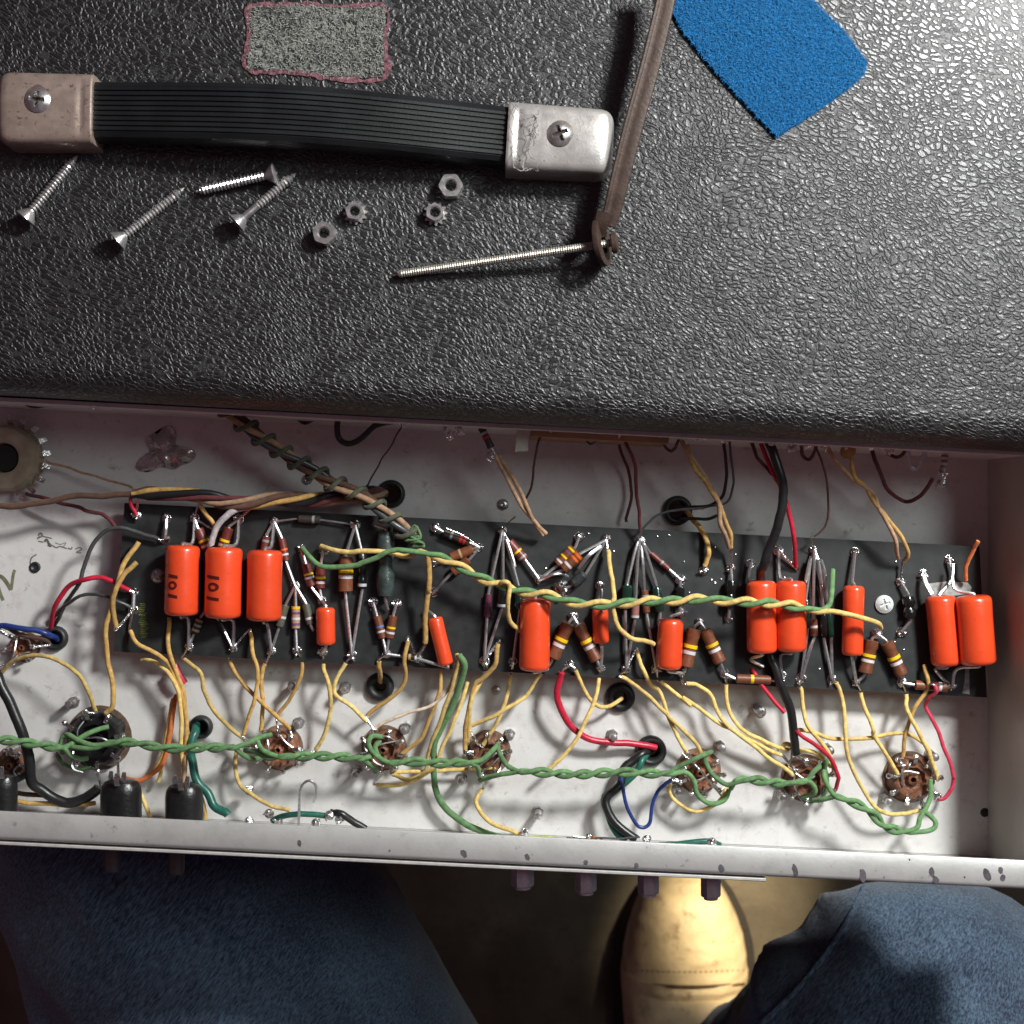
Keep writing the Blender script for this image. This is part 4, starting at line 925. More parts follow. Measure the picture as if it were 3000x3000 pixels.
GY = 'yellow cloth covered wires running down from the board'
Y = [
 ('yellow', .95, 'G0,880,-38 120,760,-34 350,710,-30 550,750 750,900,-28 850,1080 900,1230,-34', 'yellow wire arching from the left picture edge to the top of the black tube socket'),
 ('ochre', 1.15, 'A1310,1410,-29 1200,1560,-28 1130,1750 G1080,100,-26 1050,280 1000,450,-28 1020,750,-32 1070,1000 1060,1180,-33 1000,1250,-34', 'ochre wire running over the left board edge down to the black tube socket'),
 ('ochre', 1.15, 'A1290,1600,-29 1130,1780,-26 G1080,120,-25 1075,300 1095,440,-28', 'short ochre wire stub crossing the left board corner beside a longer one'),
 ('ochre', 1.0, 'G1230,480,-31 1290,600,-28 1500,710,-30 1620,850,-33 1720,1100 1760,1300,-36 1770,1500 1750,1700,-40', 'ochre wire starting on the board below the green stamp'),
 ('yellow', 1.0, 'G1340,750,-37 1480,790,-34 1620,930,-32 1705,1200 1715,1500,-36 1740,1800,-40', 'yellow wire from under the board edge, left of a parallel ochre one'),
 ('ochre', 1.0, 'G1600,350,-32 1590,560 1610,740,-31 1670,880,-33 1730,1080 1755,1280,-36 1790,1500,-40', 'brownish ochre wire from under the leftmost big capacitor'),
 ('yellow', .9, 'G1600,1560,-38 1540,1700 1490,1900,-40', 'short yellow wire between the two black jacks and the green pair'),
 ('yellow', .95, 'H130,745,-34 270,860,-32 330,1080,-33 480,1320 700,1500,-36', 'yellow wire curving from the lower board edge to the left of the second socket'),
 ('ochre', .95, 'H560,755,-36 660,950,-36 800,1110,-33 1000,1280,-33 1120,1400,-36', 'ochre wire crossing rightwards over two others above the second socket'),
 ('ochre', .95, 'H750,490,-31 780,700,-29 825,850 790,1100,-31 745,1250 690,1450,-35', 'ochre wire from below the third big capacitor down to the second socket\'s left'),
 ('ochre', 1.0, 'H890,790,-34 850,950,-34 865,1150 860,1300 850,1420,-37', 'dark ochre wire in the middle of the bunch above the second socket'),
 ('ochre', .9, 'H1240,770,-34 1210,950,-34 1130,1120 1010,1280,-36', 'ochre wire coming down from the right into the bunch above the second socket'),
 ('yellow', 1.0, 'H1440,790,-34 1495,1000,-32 1505,1250 1450,1450 1370,1600,-38', 'yellow wire hanging in a long bow right of the second socket'),
 ('pale', .95, 'H1650,785,-31 1560,940,-32 1560,1080 1700,1190 1850,1330,-35', 'pale yellow wire bending right to the third socket'),
 ('ochre', 1.0, 'I630,570,-30 600,750,-29 600,950,-33 450,1120 250,1270,-35', 'ochre wire sweeping from the board past the tan grommet to the third socket'),
 ('ochre', 1.1, 'I355,765,-32 360,850,-34 370,960,-44', 'stubby ochre wire end diving into the grommet left of centre'),
 ('ochre', 1.0, 'I930,850,-35 925,1050,-33 840,1300 760,1480 570,1640,-37', 'ochre wire from behind the slanted capacitor to the third socket\'s right'),
 ('yellow', 1.0, 'I1090,690,-28 1115,780,-27 1040,1000,-30 950,1300 870,1500 820,1650,-36 780,1800 640,1880 480,1830,-38', 'yellow wire hooked over the board edge beside a thick green one'),
 ('yellow', .95, 'I1190,960,-37 1100,1250,-33 970,1530 870,1740,-34 700,1880 520,1935 330,1925,-38', 'yellow wire just right of the thick green wire, ending under the third socket'),
 ('yellow', 1.0, 'I1330,930,-36 1225,1130,-33 1205,1400 1190,1520,-37', 'yellow wire dropping to the top left of the reddish socket'),
 ('ochre', 1.1, 'I1480,600,-31 1465,730,-30 1440,830,-31 1340,930,-33 1250,1000 1190,1300,-34 1165,1450 1170,1640,-37', 'ochre wire from the board running beside the reddish socket'),
 ('yellow', .95, 'I1600,890,-34 1545,1150,-33 1430,1400 1340,1550,-37', 'yellow wire falling steeply to the top of the reddish socket'),
 ('yellow', .95, 'J280,880,-33 240,930,-34 110,1100,-34 I1450,1270,-33 1230,1370,-36', 'yellow wire reaching left from the lone big capacitor to the reddish socket'),
 ('ochre', 1.25, 'C810,1530,-20 822,1700,-21 820,1850,-22 I815,130,-24 800,300 790,450 790,590,-29', 'thick ochre wire hanging straight down left of the slanted capacitor'),
 ('yellow', 1.0, 'N990,120,-37 960,180,-36 975,240 1050,310,-33 1200,375,-32', 'yellow wire from below the reddish socket to a solder lug at the front lip'),
 ('yellow', .95, 'J600,850,-31 680,1020,-33 780,1170,-34 900,1190 1040,1110,-40', 'yellow wire that bends into the grommet above the red wire'),
 ('yellow', .95, 'J820,920,-34 785,1130,-33 650,1420,-32 500,1640 340,1790,-34', 'long straight yellow wire crossing over the thick red wire'),
 ('yellow', 1.1, 'D905,1330,-29 920,1450,-26 960,1750,-20 J955,200,-17 965,320 1010,450,-18 1150,550,-22 1340,605,-27', 'yellow wire running down behind the twisted pair to the medium orange capacitor'),
 ('yellow', .95, 'J1180,670,-31 1240,850,-29 1310,990,-33 1400,1060 1470,1270 1600,1550,-35 1640,1620,-37', 'yellow wire from the board to the top of the socket ringed by a yellow loop'),
 ('yellow', .95, 'J1030,910,-32 1200,1020,-34 1400,1210,-31 1550,1350 1700,1500 1780,1640,-37', 'yellow wire crossing over its neighbour above the yellow looped socket'),
 ('yellow', .9, 'J1400,955,-34 1550,1080,-33 1700,1200 K0,1110,-32 250,1280 550,1460 930,1650,-36', 'long yellow wire sweeping right to the socket with the black cable, uppermost of three'),
 ('yellow', .95, 'J1640,975,-31 1740,990,-33 K250,1080,-33 330,1230 480,1420 700,1580,-32 870,1710 1040,1840,-37', 'yellow wire with a stepped bend ending lowest at the black cable socket'),
 ('yellow', .95, 'K410,985,-32 430,1200,-33 550,1400 800,1530 1000,1600,-36', 'yellow wire dropping from the slanting thick resistor toward the black cable socket'),
 ('yellow', .95, 'K1110,1010,-33 1130,1200,-33 1200,1400,-31 1350,1590 1450,1790 1470,1850,-37', 'yellow wire bowing right of the black cable, crossing the level yellow wire'),
 ('yellow', .95, 'K1450,965,-32 1500,1100,-33 1530,1450,-30 1570,1700 1680,1930,-33 O1300,260,-34 1400,275 1480,258,-36', 'longest yellow wire, swinging down below the rightmost socket'),
 ('yellow', .95, 'K1680,1060,-33 1720,1200,-33 1800,1400,-31 L520,1450 640,1660 740,1830,-36', 'yellow wire ending on the left side of the rightmost socket'),
 ('yellow', .95, 'K1090,1412,-35 1250,1440,-35 1400,1490 1600,1490 1800,1480,-34 L560,1465 750,1450 900,1480 1020,1570 1060,1700 1080,1800,-37', 'nearly level yellow wire crossing behind the others at right'),
 ('yellow', .95, 'L820,1075,-33 830,1230,-31 950,1460,-30 1040,1640 1115,1880,-36', 'yellow wire from the board to the right side of the rightmost socket'),
 ('ochre', .95, 'L990,800,-30 1020,950,-28 1000,1060,-31 910,1190 850,1350,-33 810,1500 790,1660,-37', 'ochre wire hooked over the pinkish resistor at the right'),
 ('yellow', .85, 'S30,310,-36 40,400,-36 120,470 200,488,-35 300,455 360,390 385,330,-36', 'yellow wire looping round beneath its socket below the red wire'),
 ('yellow', .95, 'H630,1600,-38 605,1750,-37 650,1920 M1400,130,-35 1500,200,-33 1640,240,-32', 'ochre wire running from the second socket down to the front lip lugs'),
 ('yellow', .95, 'M760,80,-38 810,170,-36 850,280,-34', 'short yellow wire passing between the two black jacks'),
 ('ochre', 1.05, 'M-40,190,-36 50,185 200,200 300,208 420,210 540,198,-36', 'ochre wire running level along the front lip at the left'),
 ('ochre', .9, 'M1120,110,-38 1150,190 1160,290,-36', 'short ochre wire against the teal wire by the right black jack'),
 ('yellow', .9, 'I1480,1770,-38 1000,1790,-39 700,1800,-39 500,1810,-38', 'yellow wire half hidden below the green pair at the third socket'),
 ('pale', 1.0, 'K920,1590,-37 980,1540,-36 1080,1590 1250,1620 1400,1760,-37', 'pale yellow wire end bundled at the top of the black cable socket'),
]
for k, r, s, lb_ in Y: wire(k, r, s, lb_, GY)
wire('cream', .75, 'I1080,790,-30 1020,970,-32 880,1170,-33 600,1270 420,1340 280,1430,-36', 'thin cream wire bending left to the third socket')
wire('green', 1.5, 'I1110,700,-27 1165,790,-26 1130,950,-29 1020,1250,-33 900,1500 865,1700,-36 870,1850,-38 N760,200,-39 880,310 1050,380,-38 1230,398,-37', 'thick green wire curving from the board edge down to the front lip')
wire('orange', 1.15, 'G1670,1080,-38 1620,1300,-38 1590,1500 1565,1650 1480,1790 1300,1885 1150,1870,-38', 'orange brown wire curving down to the left of the two black jacks')
wire('ochre', 1.1, 'G1640,1120,-39 1600,1300 1560,1500 1545,1640,-39 1450,1800,-39', 'brown ochre wire hugging the orange brown one at the left')
wire('pink', 1.5, 'G1650,800,-37 1700,900,-37 1745,970,-38', 'stubby dull pink wire under the board edge near the left')
wire('red', 1.15, 'G470,470,-44 480,380,-40 530,230,-34 650,50,-31 A800,1760,-28 920,1745 1050,1785 1225,1870,-30', 'crimson wire from the left grommet to a joint on the board corner')
wire('grey', .95, 'A1500,1385,-30 1250,1305,-29 1120,1280,-28 980,1320 870,1430 800,1600 740,1800,-30 G640,170,-36 560,330,-40 500,420,-45', 'dark grey wire arching from the board corner to the left grommet')
wire('grey', .8, 'G1235,265,-30 1100,190,-28 980,145 850,130 700,175,-33 560,280 470,400,-44', 'thin grey wire below the crimson wire at the left grommet')
wire('blue', 1.3, 'G540,560,-44 450,520,-38 350,480 200,450,-35 50,430 -80,440,-36', 'dark blue wire entering the left grommet from the picture edge')
wire('brown', 1.1, 'G460,590,-42 400,560,-38 200,510 80,455 -60,410,-36', 'brown wire beside the dark blue one at the left edge')
wire('black', 2.4, 'G-60,850,-30 0,950,-28 100,1180 200,1420,-28 260,1650 310,1900,-32 M240,130,-34 290,170 370,195 460,180 560,110,-37', 'thick black cable sweeping along the left picture edge to the first jack')
wire('black', 1.5, 'G-40,1830,-34 100,1880,-33 200,1870 290,1800,-34', 'short black wire joining the thick black cable at the left edge')
wire('brown', 1.1, 'M-40,135,-38 60,140 160,152 250,160 330,180,-37', 'brown wire under the thick black cable at the lower left')
wire('brown', 1.4, 'A0,1070,-26 120,1078 250,1062 400,1040 600,990 760,972 1000,970 1280,955,-27', 'dark brown wire crossing the shaded floor from the left edge to the board')
wire('maroon', .9, 'A250,955,-40 400,990,-36 600,1040 800,1110 950,1150 1030,1210 1085,1275,-30', 'thin maroon wire slanting down to the board\'s upper left corner')
wire('tan', .55, 'A430,640,-38 560,680,-38 750,745 900,790 1100,850 1250,900,-33', 'fine tan wire from the cream ringed socket')
wire('red', .85, 'A1440,960,-28 1330,935,-27 1240,990 1245,1080 1290,1160,-30', 'short red wire looping onto the topmost left joint')
wire('lilac', 1.45, 'B740,1082,-27 640,1100,-25 550,1130,-24 470,1200 430,1270 405,1360 385,1450,-25', 'grey white wire dropping between the two left big capacitors')
wire('ochre', 1.0, 'B280,1060,-28 330,1130,-28 390,1220,-29 410,1270,-30', 'short ochre wire left of the grey white wire')
wire('red', 1.5, 'J470,870,-31 455,920,-32 430,1040,-33 440,1160 500,1300 600,1420 750,1500 930,1530 1100,1530 1250,1560 1360,1580,-42', 'thick crimson wire curving from the board to the large grommet')
wire('red', .95, 'K660,830,-33 720,930,-31 800,1070 880,1170 960,1250,-30', 'crimson wire crossing in front of the thick black cable below the board')
wire('red', .95, 'K1075,1415,-30 1160,1490,-30 1250,1560 1350,1640 1420,1720 1470,1850,-33 O1125,130,-34 1110,170,-37', 'crimson wire bowed beside the black cable socket')
wire('pink', .9, 'L1080,990,-27 1095,1050,-27 1040,1110,-30 1010,1180,-33 1060,1300,-33 1150,1480 1220,1680 1260,1850,-34 O1625,110,-35 1615,160 1590,200 1555,212,-37', 'pink wire curving down the far right of the white floor')
wire('black', 2.0, 'E780,250,-12 860,420,-10 920,600,-10 950,760 930,950 890,1100,-14 820,1300,-17 760,1480,-19 735,1600,-27 K820,640,-30 880,820,-29 930,1000,-29 1010,1220 1050,1440 1075,1640,-33', 'thick black cable passing under the capacitor pair down to a socket')
wire('red', 1.0, 'E720,280,-14 780,420,-13 870,620 960,820 1010,1000 1050,1200,-20 1065,1360 1070,1480,-31', 'crimson wire hanging beside the thick black cable onto the board')
wire('maroon', .8, 'E640,290,-14 700,430,-14 790,540 860,620,-16', 'maroon wire joining the black cable near the cabinet edge')
wire('teal', 2.0, 'H245,1340,-46 240,1420,-40 212,1500,-38 205,1640 225,1800 262,1920 M1180,150,-36 1215,220 1290,265,-34', 'thick teal wire from its grommet to the lugs at the front lip')
wire('teal', 1.3, 'M1540,300,-32 1600,275,-30 1700,258 1800,262 1880,275,-32', 'short teal wire bridging the solder lugs at the front lip')
wire('black', 1.6, 'N130,250,-32 190,255,-30 260,300 330,345,-32', 'short black sleeve right of the teal bridging wire')
wire('black', 2.0, 'J1300,1600,-45 1230,1640,-40 1130,1710 1060,1790,-38 O170,150,-36 115,215 125,280 180,340 245,385,-31', 'thick black wire swinging from the large grommet to the lip')
wire('teal', 1.5, 'J1280,1620,-44 1230,1700,-38 1180,1810 1100,1890,-37 O110,200,-37 120,290 160,360 200,392,-33', 'teal wire beside the thick black one below the large grommet')
wire('blue', .85, 'O175,115,-35 190,190,-34 215,270 255,325 295,320 310,240 345,170 395,125,-36', 'dark blue wire making a deep V below the green pair')
wire('teal', 1.3, 'O345,408,-32 450,403,-30 570,398,-30 610,410,-31', 'teal wire stub ending in a solder lug at the lip')
wire('lime', 1.0, 'N1250,385,-31 1330,392,-31 1420,402,-31', 'short yellow green sleeve beyond the lug at the lip')
wire('grey', .45, 'O-60,378,-28 80,380,-27 260,376,-27', 'thin grey wire spanning two lugs at the lip')
wire('tan', 1.1, 'H150,1650,-38 140,1800 130,1930,-38', 'tan brown wire running down beside the teal wire')
# wires in the shade behind the board
wire('tan', .95, 'C1440,580,-14 1510,700,-14 1600,880,-16 1700,1060 1790,1160,-22 1930,1330,-28', 'left strand of the tan pair above the lone big capacitor')
wire('tan', .95, 'C1490,600,-14 1580,740,-14 1690,920,-17 1760,1080,-19 1820,1200 1900,1345,-28', 'right strand of the tan pair above the lone big capacitor')
wire('brown', .55, 'D320,150,-12 260,300,-14 215,450 195,650,-20 160,780 115,860,-26', 'hair thin brown wire right of the white block')
wire('maroon', .8, 'D1010,200,-12 1080,330,-13 1130,450 1170,620 1180,800,-20 1200,960 1212,1130,-28', 'dark maroon wire hanging to the central fan of strips')
wire('maroon', .7, 'D960,200,-30 1040,400,-36 1110,650,-40 1120,850,-40 1080,1060,-40', 'dim maroon wire left of the longer one behind the board')
wire('grey', .55, 'D1210,1170,-28 1280,1080,-27 1370,1000,-26 1500,950 1620,930 1740,930 1880,908,-22 E410,880,-20 470,750 480,600 460,450 440,290,-12', 'fine dark wire passing over the right hand grommet')
wire('black', .75, 'E-60,930,-30 100,920 250,900,-24 370,820 410,680 410,520 390,300,-12', 'thin black wire curving up to the cabinet edge right of the grommet')
wire('black', .75, 'E-20,1030,-35 100,1030,-30 250,1030 330,1000,-28', 'short thin black wire below the right hand grommet')
wire('ochre', 1.15, 'D1640,955,-44 1690,1020,-36 1760,1090,-33 1820,1200 1855,1320,-29 1840,1400 1815,1475,-31', 'ochre wire rising from the right hand grommet onto the board')
wire('tan', 1.05, 'E-10,290,-12 60,420,-12 180,580 300,800,-17 350,960 370,1100,-20 440,1300,-28', 'tan wire strand right of the grommet, falling to the board')
wire('ochre', 1.0, 'E40,330,-13 100,520,-13 230,700 330,880,-18 400,1020 450,1180 455,1300,-28', 'ochre wire strand twisted with a tan one right of the grommet')
wire('tan', .95, 'F60,310,-12 150,480,-12 290,640 380,700,-15 500,800 560,930,-17 650,1080 720,1230,-21 750,1400,-28', 'tan wire strand slanting to the right part of the board')
wire('ochre', .95, 'F300,450,-13 330,640,-13 430,720,-16 480,830,-16 590,960 690,1090 790,1210,-21 840,1340 800,1430,-29', 'ochre wire strand slanting to the right part of the board')
wire('brown', .5, 'E1250,320,-12 1320,520,-13 1360,720,-16 1370,900 1345,1080 1240,1195,-26', 'fine brown wire curving down to the right fan of strips')
wire('maroon', .9, 'F500,380,-12 540,520,-13 610,680,-20 700,800 800,865,-24 880,860 980,780 1070,650,-14', 'dark red wire drooping in a U near the right chassis corner')
wire('orange', .95, 'F1500,1240,-20 1450,1320,-23 1390,1440,-26 1375,1540 1385,1610,-30', 'orange wire dropping onto the right end of the board')
wire('black', 1.35, 'B1600,190,-14 1575,330,-16 1590,430,-18 1660,480 1750,460 1860,380 1960,300,-15 C600,260,-12', 'black wire making a loop below the cabinet edge left of centre')
wire('brown', .4, 'C590,290,-12 520,420,-16 430,560 350,680 270,830,-28 240,880,-32', 'hair thin dark wire slanting from the cabinet edge to the left grommet')
wire('brown', .35, 'D-120,1150,-31 -60,1080,-35 30,1010,-38', 'hair thin wire tip behind the lone big capacitor')

wire('maroon', .8, 'E1120,320,-12 1150,430,-20 1200,470,-22 1245,420,-18 1270,320,-12', 'short maroon wire loop under the cabinet edge left of the tan disc')
wire('brown', .7, 'D1420,240,-12 1440,330,-18 1500,380,-20 1560,330,-16 1600,250,-12', 'short brown wire loop under the cabinet edge above the right grommet')
wire('grey', .6, 'D700,190,-12 690,270,-18 740,330,-20 800,280,-16 830,210,-12', 'short grey wire loop hanging from the tan fibre strip')
wire('brown', .8, 'F620,360,-12 660,420,-16 720,450,-16 790,430,-14 840,350,-12', 'short brown wire loop left of the silver U strip')
wire('black', .9, 'B1230,150,-12 1200,230,-20 1260,290,-26 1340,260,-22 1400,190,-12', 'short black wire loop above the corded bundle')
wire('maroon', .7, 'A180,60,-12 300,130,-20 420,130,-22 560,110,-12', 'dark wire lying along the rear wall above the cream ringed socket')
# twisted runs
def tw(P, amp, pitch, ph, taper=10, step=1.1):
    P = resample(crom(P, 10), step); out = []; n = len(P); Lt = 0
    for i, p in enumerate(P):
        T = (P[min(i + 1, n - 1)] - P[max(i - 1, 0)]).normalized(); sd = T.cross(Vector((0, 0, 1))).normalized(); up = sd.cross(T)
        Lt = i * step; e = min(1, min(i, n - 1 - i) * step / taper) if taper else 1
        wob = 1 + .18 * noise.noise(p * .08)
        a = ph + 2 * math.pi * Lt / pitch + 1.2 * noise.noise(p * .035)
        out.append(p + (sd * math.cos(a) + up * math.sin(a)) * amp * max(.35, e) * wob)
    return out
def twisted(key, r, s, amp, pitch, ph, label, pre='', post='', group=None, taper=8, name='wire', parent=None):
    P = tw(pts(s), amp, pitch, ph, taper)
    if pre: P = crom(pts(pre) + [P[0]], 6)[:-1] + P
    if post: P = P + crom([P[-1]] + pts(post), 6)[1:]
    o = MB().tube(P, r, 10).build(name, cloth(key), parent, ang=70)
    return o if parent is not None else tag(o, label, 'wire', group)
GH = 'green heater wires twisted along the tube sockets'
HS = [
 ('Z-30,1392,-25 0,1397 20,1397 60,1403 100,1409 122,1411', '', 'Z140,1400,-28 162,1386 186,1376 205,1371,-33', '', 'Z132,1424,-29 150,1432 165,1431,-34', 'green twisted pair entering from the left picture edge'),
 ('Z205,1402,-26 232,1400 260,1403 320,1412 380,1411 442,1410,-26', 'Z118,1392,-34 128,1386,-29 146,1396,-27 175,1406,-26', 'Z470,1401,-28 490,1391 512,1386,-35', 'Z118,1420,-32 124,1408,-28 150,1411,-26 180,1411', 'Z458,1424,-30 476,1432,-33 500,1428,-36', 'green twisted pair between the black socket and the second socket'),
 ('Z530,1428,-26 562,1427 622,1427 682,1431,-26', 'Z486,1392,-34 488,1404,-29 500,1418,-27', 'Z698,1427,-28 712,1421,-34', 'Z462,1416,-35 484,1419,-30 506,1431,-28', 'Z694,1440,-29 706,1448 708,1456,-34', 'green twisted pair between the second and third socket'),
 ('Z740,1440,-26 784,1437 824,1440 864,1439 890,1439,-26', 'Z720,1390,-34 702,1389,-29 695,1402,-28 704,1420 722,1434,-27', 'Z910,1433,-28 930,1415,-29 940,1405,-34', 'Z716,1398,-35 708,1410,-31 716,1430,-28 728,1440', 'Z900,1446,-29 904,1462,-34', 'green twisted pair between the third and the reddish socket'),
 ('Z984,1456,-26 1006,1456 1086,1461 1166,1457 1226,1459 1270,1459,-26', 'Z938,1403,-34 942,1420,-29 954,1441,-28 968,1451', 'S60,220,-29 200,150,-28 290,112,-34', 'Z905,1472,-37 940,1462,-30 966,1458,-28', 'S120,240,-28 175,290 195,370,-30 240,420,-32 300,440 370,415,-33 400,350,-33', 'longest green twisted pair, between the reddish socket and the one ringed by yellow'),
 ('S440,300,-26 500,285 600,295 700,308 800,310,-26', 'S250,140,-34 258,190,-29 300,260,-28 380,318,-27', 'S880,300,-28 930,240,-29 985,190,-34', 'S410,345,-30 425,318,-28', 'S880,292,-28 930,325,-29 935,370,-31 860,400,-35', 'green twisted pair between the yellow ringed socket and the black cable socket'),
 ('S1080,395,-26 1200,440 1300,500 1370,575 1450,605 1540,615,-26', 'S1000,200,-34 1000,280,-29 1040,360,-28', 'S1640,612,-27 1690,590 1695,550 1650,505,-29 1620,490', 'S930,420,-34 990,412,-30 1040,400,-28', 'S1585,585,-27 1600,530,-28 1640,460,-30 1668,380,-32 1665,290,-35', 'green twisted pair drooping to a loop below the rightmost socket')]
for s, p1, q1, p2, q2, lb_ in HS:
    tp = thing('twisted_pair', lb_, 'twisted wires', pts(s)[0], GH)
    twisted('green', 1.0, s, 1.15, 16.5, 0, None, p1, q1, None, 5, 'strand', tp)
    twisted('green', 1.0, s, 1.15, 16.5, math.pi, None, p2, q2, None, 5, 'strand', tp)
# loose green loops over the black socket
for s, lb_ in (('Z112,1408,-31 118,1390,-30 135,1393 160,1404,-28 200,1406,-28 230,1410,-31', 'loose green loop across the front of the black tube socket'),
               ('Z108,1424,-37 120,1440,-38 150,1452,-38 175,1448,-37', 'dull green wire end low on the left of the black tube socket'),
               ('S990,190,-33 1010,170,-30 1000,230,-32 1020,320,-33 970,400,-36 900,430,-37 850,400,-37', 'loose green loop on the lower right of the black cable socket')):
    wire('green', .95, s, lb_, 'loose green wire loops at the sockets')
# green and yellow run across the board
TZ = 'Z792,1041,-20 824,1050 850,1060 880,1076 910,1092 940,1102 980,1116,-19 1026,1121 1076,1136 1126,1141,-16 1166,1139 1226,1134 1286,1133 1326,1130,-16 1368,1134 1408,1136,-15 1468,1139 1508,1146 1545,1153,-19'
twisted('green', 1.05, TZ, 1.1, 19, .6, 'green wire twisted with a yellow one across the board, hooked up at its right end',
        'B1240,1470,-30 1300,1540,-26 1370,1610,-24 1450,1645 1600,1645 1750,1630 C200,1605,-22 330,1560 420,1510,-20 520,1485 620,1492,-19', 'K1330,275,-20 1385,225,-21 1405,120,-22 1412,20 E1415,1510,-28', None, 8)
twisted('yellow', 1.05, TZ, 1.25, 19, .6 + math.pi, 'yellow wire twisted with a green one across the board, ending by the white screw',
        'B1420,1450,-30 1550,1490,-26 1700,1508 C200,1495,-24 420,1505 600,1545,-24 690,1520,-22', 'K1400,292,-19 1550,320 1700,358,-18 1840,405,-21 1868,450,-27', None, 8)
wire('yellow', 1.05, 'I1480,40,-19 1545,15,-16 1590,55,-17 1570,200,-18 1570,300 1600,390 1680,480,-27', 'yellow wire leaving the twisted pair and bending behind the lone big capacitor')

# the wrapped bundle from the cabinet edge to the green knot
BZ = 'Z425,770,-12 450,792,-14 502,832 562,872,-20 622,908 680,934,-22 714,958 752,990,-24 786,1020,-28'
bnd = thing('wire_bundle', 'dim wire bundle wound with dark green cord, left of centre', 'wire bundle', pts(BZ)[0])
for k, (key, lb_) in enumerate((('tan', 'tan strand inside the corded bundle left of centre'), ('brown', 'brown strand inside the corded bundle left of centre'), ('grey', 'grey strand inside the corded bundle left of centre'))):
    twisted(key, 1.25, BZ, 1.5, 55, k * 2.1, lb_, taper=0, name='strand', parent=bnd)
o = MB().tube(tw(pts(BZ), 3.5, 8.4, 0, 0, .5), .95, 8).build('lacing_cord', cloth('darkgreen'), bnd, ang=70)
kp = MB(); rn = random.Random(9); c0 = W(784, 1010, -25)
q = [c0 + Vector((rn.uniform(-5, 4), rn.uniform(-4.5, 4.5), rn.uniform(-2, 2))) for _ in range(16)]
kp.tube(crom(q, 6), .55, 7); tag(kp.build('cord_knot', cloth('green'), ang=70), 'frayed bright green knot ending the corded bundle on the board', 'cord')
# the twisted supply bundle along the board's upper edge
SZ = 'Z250,931,-27 320,932,-26 380,936 420,946 462,949,-25 522,941 582,944 640,938,-28 700,931,-34 728,930,-44'
sbn = thing('wire_bundle', 'twisted black, ochre, brown, tan and dark red bundle along the upper left board edge', 'wire bundle', pts(SZ)[0])
for k, (key, r) in enumerate((('black', 1.35), ('ochre', 1.1), ('brown', 1.3), ('tan', 1.05), ('maroon', 1.0))):
    twisted(key, r, SZ, 1.9, 62, k * 1.26, None, taper=6, name='strand', parent=sbn)

# small parts under the cabinet edge
WB = mat('white_block', (.55, .53, .44), .5, var=.15, vs=.5)
p = W(984, 826, -10); b = MB(); q = [W(975, 801, -10), W(997, 801, -10), W(996, 850, -10), W(972, 852, -10)]
b.prism([(v.x, v.y) for v in reversed(q)], -17, -10)
tag(b.build('ceramic_block', WB, smooth=False), 'small off white rectangular block hanging below the cabinet edge near the centre', 'ceramic resistor')
p = W(1600, 850, -11)
tag(MB().lathe([(0, -.9), (2.4, -.8), (3.2, -.2), (3.2, .3), (2.4, .9), (0, 1)], p, (.2, -.5, 1), 20).build('disc_capacitor', mat('disc_tan', (.38, .20, .06), .5, var=.2)), 'tan disc capacitor peeking out under the cabinet edge at right', 'capacitor')
link('bent silver U shaped strip hanging under the cabinet edge at right', 'F845,340,-10 850,480,-12 870,545,-13 910,560,-13 945,520 960,460 1000,420 970,370,-10', .75, TIN, flat=.5)
link('kinked tinned lead under the cabinet edge left of the white block', 'C960,250,-10 975,370,-12 1020,300,-11 1110,360,-12', .6)
link('silver hook of bare wire standing at the front lip', 'M1690,330,-30 1695,200,-22 1705,110,-16 1745,72,-14 1785,95,-15 1790,150,-22 1775,190,-38', .55)
def hang(label, p0, p1, w, body, bands, z):
    R = S_(w, z) / 2; P0, P1 = W(*p0, z), W(*p1, z); d = (P1 - P0); L_ = d.length; d.normalize()
    r = thing('resistor', label, 'resistor', P0, 'resistors under the cabinet edge')
    MB().lathe([(R * .8, 0), (R, .3), (R * .9, L_ * .3), (R * .9, L_ * .7), (R, L_ - .3), (R * .8, L_)], P0, d, 16).build('body', bodym(body), r)
    for t, c_ in bands: MB().lathe([(R * .7, -.5), (R * 1.04, -.5), (R * 1.04, .5), (R * .7, .5)], P0 + d * L_ * t, d, 16).build('band', band(c_), r)
    MB().tube([P1, P1 + d * 6], .5, 6).build('lead', TIN, r); MB().tube([P0, P0 - d * 6], .5, 6).build('lead', TIN, r)
hang('dark resistor with a red band hanging below the cabinet edge left of the white block', (908, 806), (927, 845), 15, 'dark', [(.3, 'silver'), (.5, 'red')], -14)
hang('grey banded resistor hanging upright near the right chassis corner', (1783, 858), (1779, 893), 14, 'pinkish', [(.2, 'silver'), (.5, 'silver'), (.8, 'grey')], -14)
hang('small orange banded resistor at the front lip between two lugs', (1110, 1582), (1136, 1586), 12, 'brown', [(.4, 'orange'), (.7, 'yellow')], -28)
